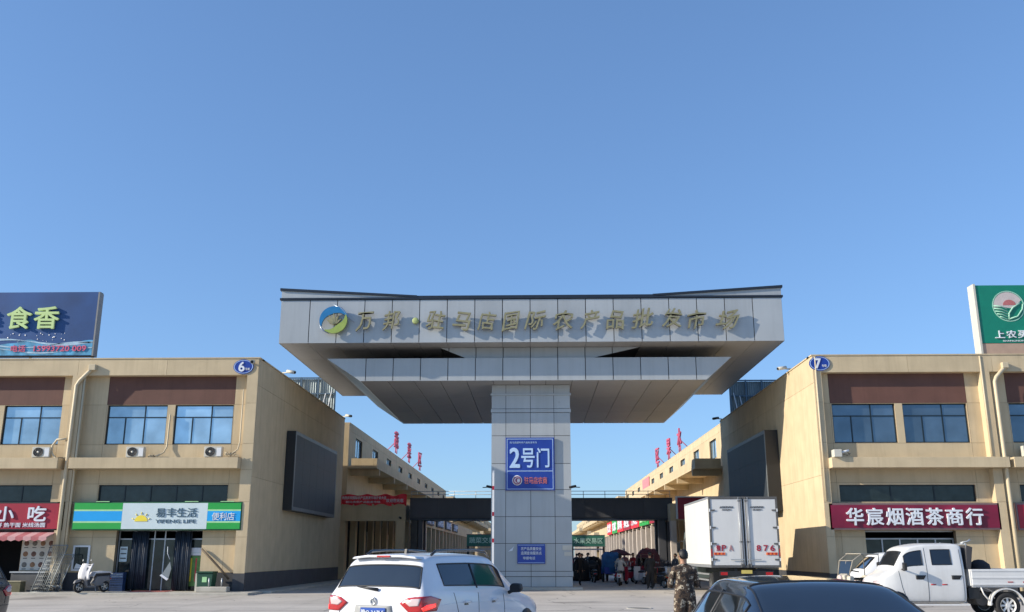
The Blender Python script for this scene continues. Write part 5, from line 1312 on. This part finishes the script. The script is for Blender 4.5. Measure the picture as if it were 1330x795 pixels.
# --- double cab pickup, seen from its left side, nose to the left (local +x = forward)
def pickup(label, loc, rz):
    t = thing('pickup_truck', label, 'pickup', loc, rz)
    # cab: profile ring loft from the cab rear (x=-.05) to the nose (x=2.85)
    st = [(-.02, ring(.68, .42, .72, .80, .70, 1.24, .62, 1.86, .02)),
          (.03, ring(.74, .36, .78, .80, .775, 1.26, .67, 1.90, .03, .93)),
          (.16, ring(.745, .35, .785, .80, .78, 1.26, .675, 1.925, .04, .93)),
          (.24, ring(.745, .35, .785, .80, .78, 1.26, .675, 1.93, .04, .93)),
          (.98, ring(.75, .35, .785, .80, .78, 1.255, .675, 1.92, .045, .93)),
          (1.10, ring(.75, .35, .785, .80, .78, 1.25, .675, 1.91, .045, .93)),
          (1.40, ring(.75, .35, .785, .80, .78, 1.245, .67, 1.86, .045, .93)),
          (1.60, ring(.75, .35, .785, .80, .78, 1.24, .66, 1.78, .045, .93)),
          (1.88, ring(.75, .35, .785, .78, .77, 1.20, .70, 1.28, .03)),
          (1.98, ring(.75, .35, .78, .76, .75, 1.14, .68, 1.20, .03)),
          (2.28, ring(.70, .35, .74, .70, .70, 1.0, .62, 1.05, .02)),
          (2.40, ring(.58, .38, .62, .65, .60, .86, .50, .90, .01))]
    me = car_shell(st, [DIRTY, CGLASSB, CGLASS, CGLASS], {3, 5, 6}, 7, 99)
    bvh, parts = split_by_material(me, {0: 'body', 1: 'side_window', 2: 'windscreen', 3: 'rear_window'}, t)
    for s in (-1, 1):
        seam(bvh, t, [(1.04, s, 1.86), (1.04, s, .42)], (0, s, .1)); seam(bvh, t, [(.10, s, 1.82), (.08, s, .42)], (0, s, .1)); seam(bvh, t, [(1.80, s, 1.22), (1.74, s, .8), (1.62, s, .42)], (0, s, 0)); seam(bvh, t, [(.08, s, .43), (1.62, s, .43)], (0, s, 0))
        for x in (.26, 1.22): patch(bvh, t, 'door_handle', BLACKM, (x, s * .8, 1.06), (1, 0, 0), (0, 0, 1), (0, s, 0), [(-.14, .05), (.14, .05), (.13, -.055), (-.07, -.055)], .012, .016, 2)
        for x in (.60, .90): patch(bvh, t, 'side_reflector', LAMPR, (x, s * .8, .87), (1, 0, 0), (0, 0, 1), (0, s, 0), [(-.07, -.015), (.07, -.015), (.07, .015), (-.07, .015)], .006, .008, 1)
        MB().prism([(s * .90, 1.22), (s * 1.06, 1.24), (s * 1.07, 1.44), (s * .92, 1.45)], 'X', 1.66, 1.75).build('door_mirror', BLACKM, t, world=False, bevel=.025)
        MB().tube([(1.70, s * .76, 1.26), (1.70, s * .92, 1.30)], .02, 6).build('mirror_arm', BLACKM, t, world=False)
        patch(bvh, t, 'headlight', LAMPC, (2.3, s * .5, .85), (0, 1, 0), (0, 0, 1), (1, s * .3, 0), [(-.16, -.1), (.16, -.1), (.16, .12), (-.16, .1)], .01, .02, 3)
        patch(bvh, t, 'wheel_arch', BLACKM, (1.92, s * .8, .33), (1, 0, 0), (0, 0, 1), (0, s, 0), [(.37 * math.cos(a), .37 * math.sin(a)) for a in [2 * math.pi * i / 18 for i in range(18)]], .004, .008, 3)
        wheel(t, 1.92, s * .70, .32, .19, s, DIRTY, 8); wheel(t, -1.02, s * .70, .33, .19, s, DIRTY, 8)
        MB().box(.0, 1.75, s * .79 - .03, s * .79 + .03, .33, .37).build('side_step', DIRTY, t, world=False)
        # bed side board with pressed ribs
        y = s * .78
        MB().box(-2.35, -.14, y - .02, y + .02, .84, 1.27).build('bed_side', DIRTY, t, world=False, bevel=.006)
        for z in (.88, 1.05, 1.235): MB().box(-2.36, -.13, y + s * .022 - .012, y + s * .022 + .012, z - .025, z + .025).build('bed_rib', DIRTY, t, world=False, bevel=.006)
        for x in (-1.55, -1.15): MB().box(x - .07, x + .07, y + s * .022, y + s * .030, .925, .950).build('side_reflector', LAMPR, t, world=False)
        mg = MB(); n_ = 14
        for i in range(n_):
            a0, a1 = math.pi * i / n_, math.pi * (i + 1) / n_
            mg.prism([(-1.02 + .47 * math.cos(a0), .33 + .45 * math.sin(a0)), (-1.02 + .47 * math.cos(a1), .33 + .45 * math.sin(a1)), (-1.02 + .44 * math.cos(a1), .33 + .42 * math.sin(a1)), (-1.02 + .44 * math.cos(a0), .33 + .42 * math.sin(a0))], 'Y', s * .62, s * .80)
        mg.build('mudguard', DIRTY, t, world=False)
        MB().tube([(-.62, s * .76, .36), (-.42, s * .76, .62), (-.36, s * .76, .80)], .02, 6).build('bracket', DIRTY, t, world=False)
    MB().box(-2.35, -.14, -.76, .76, .80, .84).build('bed_floor', DIRTY, t, world=False)
    MB().box(-.14, -.10, -.78, .78, .84, 1.27).build('bed_front', DIRTY, t, world=False); MB().box(-2.39, -2.35, -.78, .78, .84, 1.27).build('tailgate', DIRTY, t, world=False)
    for s in (-1, 1): MB().box(-2.3, 2.2, s * .38 - .04, s * .38 + .04, .52, .64).build('chassis_rail', BLACKM, t, world=False)
    MB().cyl((-1.02, -.66, .33), (-1.02, .66, .33), .05).build('axle', BLACKM, t, world=False)
    MB().cyl((-.50, -.2, .48), (-.50, .45, .48), .17, n=16).build('fuel_tank', GREYD, t, world=False)
    MB().box(-.34, -.05, -.70, .70, .50, .78).build('battery_box', BLACKM, t, world=False)
    # rack and dark load behind the cab
    mb = MB()
    for y in (-.68, .68): mb.tube([(-.13, y, 1.27), (-.13, y, 1.90), (.02, y, 1.97)], .022, 6)
    for z in (1.45, 1.62, 1.79, 1.93): mb.cyl((-.13, -.68, z), (-.13, .68, z), .016, n=6)
    mb.build('cab_guard', STEEL, t, world=False)
    MB().prism([(-.17, 1.27), (-.28, 1.85), (-.12, 1.90), (-.06, 1.27)], 'Y', -.6, .72).build('folded_tarpaulin', mat('tarp_dark', (.05, .05, .055), .9), t, world=False)
    MB().tube([(-.02, .60, 1.965), (-.20, .62, 2.00), (-.28, .64, 2.05)], [.02, .02, .03], 6).build('work_lamp', STEEL, t, world=False)
    # windscreen wiper / steering wheel glimpse
    MB().lathe([(.16, -.01), (.18, 0), (.16, .01)], 'X', (1.45, .34, 1.28), 18).build('steering_wheel', BLACKM, t, world=False)
    return t
pickup('dusty white double cab pickup truck parked before the crimson shop sign', (11.66, 27.6, 0), rad(180))
t = thing('cargo_bundle', 'dark bundle standing in the pickup bed behind the cab', 'bundle', (12.3, 27.6, .84))
MB().lathe([(0, .0), (.26, .02), (.30, .3), (.26, .55), (.12, .66), (0, .68)], 'Z', (12.3, 27.4, .845), 12).build('sack', mat('sack_dark', (.03, .028, .03), .9, var=.3), t)

# --- box truck
def box_truck(label, loc, rz):
    t = thing('box_truck', label, 'truck', loc, rz)          # local x = forward, y = left
    W, zb, zt, L_ = 1.42, 1.139, 3.995, 6.6
    bx_ = lambda nm, m, *a, bevel=0: MB().box(*a).build(nm, m, t, world=False, bevel=bevel)
    bx_('cargo_box', BOXW, .10, L_, -W + .03, W - .03, zb + .05, zt - .03)
    for s in (-1, 1):
        for k in range(9):
            x0 = .12 + k * .719; bx_('side_panel', BOXW, x0 + .002, x0 + .716, s * (W - .028), s * (W - .006), zb + .12, zt - .09)
        bx_('bottom_rail', STEEL, .1, L_, s * (W - .03), s * W, zb, zb + .115); bx_('top_rail', STEEL, .1, L_, s * (W - .03), s * W, zt - .085, zt)
    # rear frame and doors
    fm = MB(); fm.box(0, .12, -W, -W + .07, zb, zt); fm.box(0, .12, W - .07, W, zb, zt); fm.box(0, .12, -W + .07, W - .07, zt - .09, zt); fm.box(0, .12, -W + .07, W - .07, zb, zb + .08); fm.build('rear_frame', GREYD, t, world=False)
    for s in (-1, 1):
        a, b = sorted((s * .03, s * (W - .075)))
        bx_('rear_door', BOXW, .02, .06, a, b, zb + .09, zt - .1, bevel=.006)
        bx_('door_seal', BLACKM, .008, .05, min(s * .005, s * .028), max(s * .005, s * .028), zb + .09, zt - .1)
        for z in (zb + .32, zb + .95, zb + 1.6, zb + 2.3):
            bx_('hinge', GREYD, -.012, .02, *sorted((s * (W - .03), s * (W - .24))), z - .03, z + .03)
            bx_('hinge_pin', WHITE, -.02, .0, *sorted((s * (W - .05), s * (W - .005))), z - .06, z + .06)
        for d in (.10, .19): MB().cyl((-.012, s * d, zb + .02), (-.012, s * d, zt - .03), .016, n=8).build('lock_rod', STEEL if d > .15 else GREYD, t, world=False)
        bx_('lock_handle', STEEL, -.04, -.02, *sorted((s * .08, s * .62)), zb + .30, zb + .335)
        for z in (zb + .1, zb + 1.0, zt - .2): bx_('rod_bracket', GREYD, -.02, .015, *sorted((s * .07, s * .22)), z, z + .05)
        bx_('reflective_strip', REFL_O, -.004, .019, *sorted((s * (W - .12), s * (W - .58))), zb + .50, zb + .60)
        for k in range(3): bx_('strip_stripe', LAMPR, -.008, -.0045, *sorted((s * (W - .16 - k * .15), s * (W - .22 - k * .15))), zb + .50, zb + .60)
        bx_('edge_reflector', LAMPR, -.006, -.0005, *sorted((s * (W - .005), s * (W - .055))), zb + .45, zb + .75)
    def lab(s_, nm, m, y0, y1, z0, z1, sh=0, bold=.02):
        me = text_mesh(s_, m, -(y1 - y0) / 2, (y1 - y0) / 2, z0, z1, .006, bold, sh); o = bpy.data.objects.new(nm, me); C.objects.link(o); o.parent = t
        o.location = (.014, -(y0 + y1) / 2, 0); o.rotation_euler = (0, 0, rad(-90))
    # y here measured to the right as seen from behind
    for s_, y0 in (('豫', -1.22), ('P', -.99), ('A', -.70), ('8', .43), ('7', .72), ('6', .99)):
        lab(s_, 'stencil_letter', SRED if s_ != 'A' else mat('faded_red', (.42, .22, .22), .6), y0 + .03, y0 + .20, zb + .66, zb + .89, 0, .03)
    for y0 in (-.98, .28):
        lab('AOKINMA', 'brand_lettering', GREYD, y0, y0 + .56, zt - .47, zt - .39, .3); lab('HUAJIN', 'brand_lettering', GREYD, y0 + .1, y0 + .48, zt - .58, zt - .51, .3)
    # chassis, bumper, lamps, wheels
    for s in (-1, 1):
        bx_('chassis_rail', BLACKM, .1, 8.9, s * .42 - .05, s * .42 + .05, .86, 1.10)
        bx_('tail_lamp', LAMPR, .04, .10, *sorted((s * .78, s * 1.06)), .84, .96)
        bx_('mud_flap', BLACKM, .92, .95, *sorted((s * .60, s * 1.20)), .30, .95)
        for yy in (.88, 1.14): wheel(t, 1.55, s * (yy - .04), .45, .25, s, GREYD, 6)
        wheel(t, 8.0, s * 1.02, .45, .26, s, GREYD, 6)
        bx_('side_guard', STEEL, 2.3, 5.6, s * 1.12 - .02, s * 1.12 + .02, .55, .62); bx_('side_guard', STEEL, 2.3, 5.6, s * 1.12 - .02, s * 1.12 + .02, .80, .87)
    for k in range(9): bx_('cross_member', BLACKM, .3 + k * .65, .4 + k * .65, -1.2, 1.2, 1.11, 1.175)
    bx_('rear_bumper', BLACKM, .02, .12, -1.15, 1.15, .45, .58); bx_('bumper_bracket', BLACKM, .1, .2, -.5, -.4, .5, .9); bx_('bumper_bracket', BLACKM, .1, .2, .4, .5, .5, .9)
    bx_('number_plate', mat('plate_yellow', (.55, .45, .12), .5), .0, .02, -.22, .22, .90, 1.04)
    bx_('lamp_bar', BLACKM, .05, .12, -1.1, 1.1, .80, 1.0)
    # cab
    cb = MB(); prof = [(x_ + 1.1, z_) for x_, z_ in [(5.65, .55), (5.65, 2.62), (5.95, 2.78), (7.1, 2.74), (7.62, 1.80), (7.74, 1.35), (7.74, .55)]]
    cb.prism(prof, 'Y', -1.24, 1.24); o = cb.build('cab', TEALG, t, world=False, bevel=.05)
    for s in (-1, 1):
        MB().prism([(7.45, 1.72), (7.45, 2.45), (8.12, 2.42), (8.46, 1.80), (8.40, 1.72)], 'Y', *sorted((s * 1.235, s * 1.248))).build('side_window', CGLASS, t, world=False)
        MB().box(8.72, 8.80, *sorted((s * 1.36, s * 1.54)), 1.75, 2.25).build('door_mirror', BLACKM, t, world=False, bevel=.02); MB().tube([(8.50, s * 1.1, 2.3), (8.75, s * 1.42, 2.3)], .02, 6).build('mirror_arm', BLACKM, t, world=False)
    MB().prism([(8.24, 2.66), (8.72, 1.80), (8.74, 1.81), (8.26, 2.67)], 'Y', -1.0, 1.0).build('windscreen', CGLASS, t, world=False)
    return t
box_truck('white box truck with red stencilled 豫PA 876 on its rear doors', (8.66, 40.3, 0), rad(90))

# --- small white van and the cargo tricycle behind the pickup
def small_van(label, loc, rz, paint=WHITE, group=None):
    t = thing('small_van', label, 'van', loc, rz, group)
    st = [(-1.85, ring(.58, .35, .64, .7, .64, 1.0, .58, 1.50, .02)), (-1.75, ring(.70, .28, .76, .7, .76, 1.05, .66, 1.66, .03)), (-1.5, ring(.72, .26, .78, .7, .78, 1.06, .67, 1.70, .04)),
          (-.3, ring(.72, .26, .78, .7, .78, 1.06, .67, 1.72, .04)), (-.18, ring(.72, .26, .78, .7, .78, 1.06, .67, 1.72, .04)), (.75, ring(.72, .26, .78, .7, .78, 1.05, .66, 1.68, .04)), (.9, ring(.72, .26, .78, .7, .78, 1.04, .64, 1.62, .04)),
          (1.45, ring(.72, .26, .77, .68, .75, .98, .66, 1.06, .03)), (1.6, ring(.70, .28, .75, .64, .72, .90, .62, .96, .02)), (1.85, ring(.55, .32, .60, .55, .58, .72, .48, .76, .01))]
    me = car_shell(st, [paint, CGLASS, CGLASS, CGLASS], {2, 4}, 6, 0)
    bvh, _ = split_by_material(me, {0: 'body', 1: 'side_window', 2: 'windscreen', 3: 'rear_window'}, t)
    for s in (-1, 1):
        for x in (-1.15, 1.15): wheel(t, x, s * .70, .28, .17, s)
        patch(bvh, t, 'tail_lamp', LAMPR, (-1.8, s * .62, 1.0), (0, 1, 0), (0, 0, 1), (-1, 0, 0), [(-.06, -.15), (.06, -.15), (.06, .15), (-.06, .15)], .01, .02, 2)
        patch(bvh, t, 'headlight', LAMPC, (1.75, s * .52, .75), (0, 1, 0), (0, 0, 1), (1, s * .3, 0), [(-.12, -.08), (.12, -.08), (.12, .08), (-.12, .08)], .01, .02, 2)
        patch(bvh, t, 'wheel_arch', BLACKM, (1.15, s * .8, .28), (1, 0, 0), (0, 0, 1), (0, s, 0), [(.33 * math.cos(a), .33 * math.sin(a)) for a in [2 * math.pi * i / 16 for i in range(16)]], .004, .008, 2)
        seam(bvh, t, [(-.24, s, 1.6), (-.24, s, .4)], (0, s, 0)); seam(bvh, t, [(.95, s, 1.0), (.9, s, .4)], (0, s, 0))
    return t
small_van('small white van parked behind the nose of the pickup', (13.3, 36.3, 0), rad(180))
small_van('small pale van at right edge of the photo behind the pickup bed', (23.2, 36.5, 0), rad(170), OFFW)
def tricycle(label, loc, rz, paint, cargo=None, cage=True, group=None):
    t = thing('cargo_tricycle', label, 'tricycle', loc, rz, group)      # local x forward
    B = lambda nm, m, *a, bevel=0: MB().box(*a).build(nm, m, t, world=False, bevel=bevel)
    B('cargo_bed', paint, -1.5, .0, -.55, .55, .50, .55)
    for s in (-1, 1): B('bed_side', paint, -1.5, .0, *sorted((s * .55, s * .52)), .55, .90); wheel(t, -1.05, s * .60, .27, .11, s, GREYD, 6)
    B('bed_front', paint, -.03, .0, -.52, .52, .55, .95); B('tailgate', paint, -1.5, -1.47, -.52, .52, .55, .90)
    wheel(t, 1.12, 0, .27, .10, 1, GREYD, 6)
    MB().prism([(.85, .50), (1.25, .62), (1.28, .95), (1.05, 1.05), (.95, .80)], 'Y', -.20, .20).build('front_shield', paint, t, world=False, bevel=.03)
    MB().tube([(1.12, .07, .27), (1.08, .07, .60), (.95, .07, 1.10)], .025, 6).build('fork', BLACKM, t, world=False); MB().tube([(1.12, -.07, .27), (1.08, -.07, .60), (.95, -.07, 1.10)], .025, 6).build('fork', BLACKM, t, world=False)
    MB().tube([(.80, .38, 1.08), (.93, .15, 1.12), (.93, -.15, 1.12), (.80, -.38, 1.08)], .02, 6).build('handlebar', BLACKM, t, world=False)
    MB().cyl((1.28, 0, .88), (1.34, 0, .88), .09, n=14).build('headlight', LAMPC, t, world=False)
    B('floor', GREYD, 0, 1.0, -.25, .25, .38, .42); MB().box(.05, .55, -.22, .22, .44, .78).build('seat_box', BLACKM, t, world=False, bevel=.03); MB().box(.02, .58, -.25, .25, .79, .88).build('seat', BLACKM, t, world=False, bevel=.03)
    if cage:
        mb = MB()
        for s in (-1, 1): mb.tube([(1.15, s * .30, .95), (1.0, s * .36, 1.45), (.65, s * .38, 1.66), (-.05, s * .40, 1.66), (-.05, s * .40, .9)], .02, 6)
        mb.tube([(1.0, -.36, 1.45), (1.0, .36, 1.45)], .016, 6); mb.tube([(-.05, -.40, 1.66), (-.05, .40, 1.66)], .016, 6); mb.tube([(1.15, -.30, .95), (1.15, .30, .95)], .016, 6); mb.tube([(1.09, 0, .95), (1.0, 0, 1.45)], .012, 6)
        mb.build('weather_frame', mat('frame_tan', (.30, .27, .22), .6), t, world=False)
        MB().prism([(1.145, .96), (1.0, 1.44), (.985, 1.44), (1.13, .96)], 'Y', -.29, .29).build('windscreen', CGLASS, t, world=False)
        MB().prism([(.95, .55), (1.22, .60), (1.17, .94), (1.0, .94)], 'Y', -.36, .36).build('front_fairing', paint, t, world=False, bevel=.03)
        B('roof_cover', paint, -.08, .68, -.41, .41, 1.67, 1.69)
    return t
TRI = mat('tricycle_beige', (.50, .46, .38), .5, grime=.3)
tricycle('beige cargo tricycle with open weather frame left of the small white van', (11.75, 34.6, 0), rad(200), TRI)
def cargo(nm, lab, m, loc, sx, sy, h, n=14, cat='load'):
    t = thing(nm, lab, cat, loc); prof = [(0, 0), (1, .02), (1.05, .35), (.95, .8), (.6, .98), (0, 1)]
    mb = MB().lathe(prof, 'Z', (0, 0, 0), n); rr_ = random.Random(lab)
    mb.v = [(x * sx * (1 + rr_.uniform(-.08, .08)), y * sy * (1 + rr_.uniform(-.08, .08)), z * h * (1 + rr_.uniform(-.05, .05)) + (.0 if z < .01 else 0)) for x, y, z in mb.v]; mb.build('covered_load', m, t, world=False)
    MB().tube([(-sx * 1.03, 0, h * .5), (-sx * .5, -.02, h * .93), (0, 0, h * 1.03), (sx * .5, 0, h * .93), (sx * 1.03, 0, h * .5)], .012, 5).build('lashing_rope', BLACKM, t, world=False)
TARPB = mat('tarp_blue', (.02, .13, .33), .6, var=.3, scale=4); TARPD = mat('tarp_black', (.015, .017, .018), .8, var=.3); TARPR = mat('tarp_maroon', (.16, .05, .06), .8, var=.3)
tricycle('cargo tricycle with blue covered load in front of the right portico', (4.75, 62.5, 0), rad(95), BLUE2, cage=False); cargo('covered_load', 'bright blue tarpaulin load on the tricycle near the pillar', TARPB, (4.8, 61.7, .56), .62, .72, 1.25)
tricycle('cargo tricycle with maroon load beside the person in black coat', (6.7, 58.6, 0), rad(100), SRED); cargo('covered_load', 'maroon covered load on the tricycle by the portico', TARPR, (7.0, 60.9, .02), .75, .6, 2.0)
for x, y, s_, h, l_ in ((2.95, 63.5, .55, 1.35, 'dark covered heap nearest the pillar on the far street'), (3.65, 64.5, .6, 1.25, 'dark covered heap second from the pillar on the far street'), (4.05, 67.5, .6, 1.5, 'tall dark covered heap behind the blue load')):
    cargo('covered_heap', l_, TARPD, (x, y, .0), s_, s_, h, cat='heap')
t = thing('market_umbrella', 'faded red market umbrella over the stalls by the right portico', 'umbrella', (5.4, 63.5, 0))
MB().cyl((5.4, 63.5, 0), (5.4, 63.5, 1.95), .02, n=6).build('pole', STEEL, t); MB().lathe([(0, 2.02), (.45, 1.90), (.85, 1.66), (.84, 1.60), (.44, 1.87), (0, 1.98)], 'Z', (5.4, 63.5, 0), 8).build('canopy', TARPR, t)

def scooter(label, loc, rz, paint, quilt=None, group='electric scooters parked on the street beyond the gate'):
    t = thing('electric_scooter', label, 'scooter', loc, rz, group)
    wheel(t, -.48, 0, .22, .09, 1, RIM, 5); wheel(t, .62, 0, .22, .09, 1, RIM, 5)
    MB().prism([(-.68, .42), (-.60, .66), (-.05, .62), (.08, .36), (.0, .24), (-.30, .26), (-.42, .42)], 'Y', -.13, .13).build('rear_body', paint, t, world=False, bevel=.035)
    MB().prism([(-.66, .67), (-.62, .76), (-.30, .78), (.02, .73), (.06, .645)], 'Y', -.14, .14).build('seat', BLACKM, t, world=False, bevel=.03)
    MB().box(-.05, .38, -.14, .14, .20, .26).build('footboard', paint, t, world=False, bevel=.02)
    MB().prism([(.34, .22), (.42, .26), (.52, .55), (.46, .98), (.36, 1.0), (.40, .60)], 'Y', -.20, .20).build('leg_shield', paint, t, world=False, bevel=.03)
    MB().prism([(.50, .46), (.86, .36), (.80, .48), (.60, .54)], 'Y', -.06, .06).build('front_mudguard', paint, t, world=False, bevel=.02)
    MB().tube([(.62, .07, .22), (.52, .06, .6), (.42, .02, 1.0)], .022, 6).build('fork', BLACKM, t, world=False)
    MB().tube([(.30, .34, 1.06), (.40, .15, 1.05), (.40, -.15, 1.05), (.30, -.34, 1.06)], .018, 6).build('handlebar', BLACKM, t, world=False)
    MB().cyl((.47, 0, .90), (.54, 0, .89), .07, n=12).build('headlight', LAMPC, t, world=False)
    for s in (-1, 1): MB().tube([(.37, s * .22, 1.06), (.38, s * .28, 1.22)], .008, 5).build('mirror_stem', BLACKM, t, world=False); MB().lathe([(0, -.008), (.05, 0), (0, .008)], 'X', (.38, s * .29, 1.25), 10).build('mirror', STEEL, t, world=False)
    MB().tube([(-.70, .1, .72), (-.84, 0, .74), (-.70, -.1, .72)], .015, 6).build('rear_rack', STEEL, t, world=False)
    MB().tube([(.0, .12, .25), (.02, .26, .02)], .012, 5).build('kickstand', STEEL, t, world=False)
    MB().box(-.74, -.69, -.06, .06, .50, .56).build('tail_lamp', LAMPR, t, world=False)
    if quilt:
        mb = MB(); n = 10; m_ = 8
        for i in range(n + 1):
            for j in range(m_ + 1):
                u, v = i / n, j / m_; y = (u - .5) * .72
                mb.v.append((.42 + .14 * math.sin(v * 2.2) - .10 * abs(y) * 2 - .05 * math.sin(u * 9), y, 1.12 - v * .62 + .02 * math.sin(u * 14)))
        for i in range(n):
            for j in range(m_): a = i * (m_ + 1) + j; mb.f.append((a, a + m_ + 1, a + m_ + 2, a + 1)); mb.sm.append(True)
        o = mb.build('wind_quilt', quilt, t, world=False); k = o.modifiers.new('s', 'SOLIDIFY'); k.thickness = .04
        MB().prism([(-.66, .70), (-.64, .80), (-.3, .83), (.06, .80), (.16, .62), (.12, .60), (.04, .74), (-.6, .76)], 'Y', -.19, .19).build('seat_cover', quilt, t, world=False, bevel=.02)
    return t
QW = mat('quilt_white', (.66, .65, .66), .9, var=.08)
sc0 = scooter('electric scooter under a white quilt parked left of the store doorway', (-18.85, 41.5, .10), rad(236), mat('scooter_grey', (.16, .16, .17), .4), QW, group=None); sc0.scale = (1.05,) * 3
base = scooter('dark electric scooter parked nearest the person in black coat', (6.35, 50.6, 0), rad(120), CDARK)
basew = scooter('white electric scooter parked by the truck cab', (7.4, 52.0, 0), rad(150), WHITE)
baser = scooter('red electric scooter parked by the right portico', (5.0, 56.8, 0), rad(60), SRED)
for (src, x, y, rz, lab) in ((base, 7.0, 53.5, 100, 'dark electric scooter second in the group by the truck cab'), (base, 8.2, 54.0, 140, 'dark electric scooter deepest in the group by the truck cab'), (basew, 4.7, 54.5, 80, 'white electric scooter standing alone in mid street'),
                             (basew, 6.1, 57.0, 110, 'white electric scooter behind the person in black coat'), (baser, 8.6, 56.5, 130, 'red electric scooter beside the bridge post'), (base, 3.6, 60.5, 95, 'dark electric scooter beside the dark covered heaps'),
                             (basew, 7.7, 57.8, 70, 'white electric scooter in front of the maroon load'), (baser, 5.6, 60.2, 200, 'red electric scooter beside the blue covered load'), (basew, 8.0, 60.0, 30, 'white electric scooter against the right portico column')):
    c = copy_tree(src); c.location = (x, y, 0); c.rotation_euler = (0, 0, rad(rz)); c['label'] = lab
person((4.72, 54.4, 0), rad(-10), 'person in white jacket sitting on a white scooter in mid street', CW, NAVY, SHOE, 'ride', simple=True)
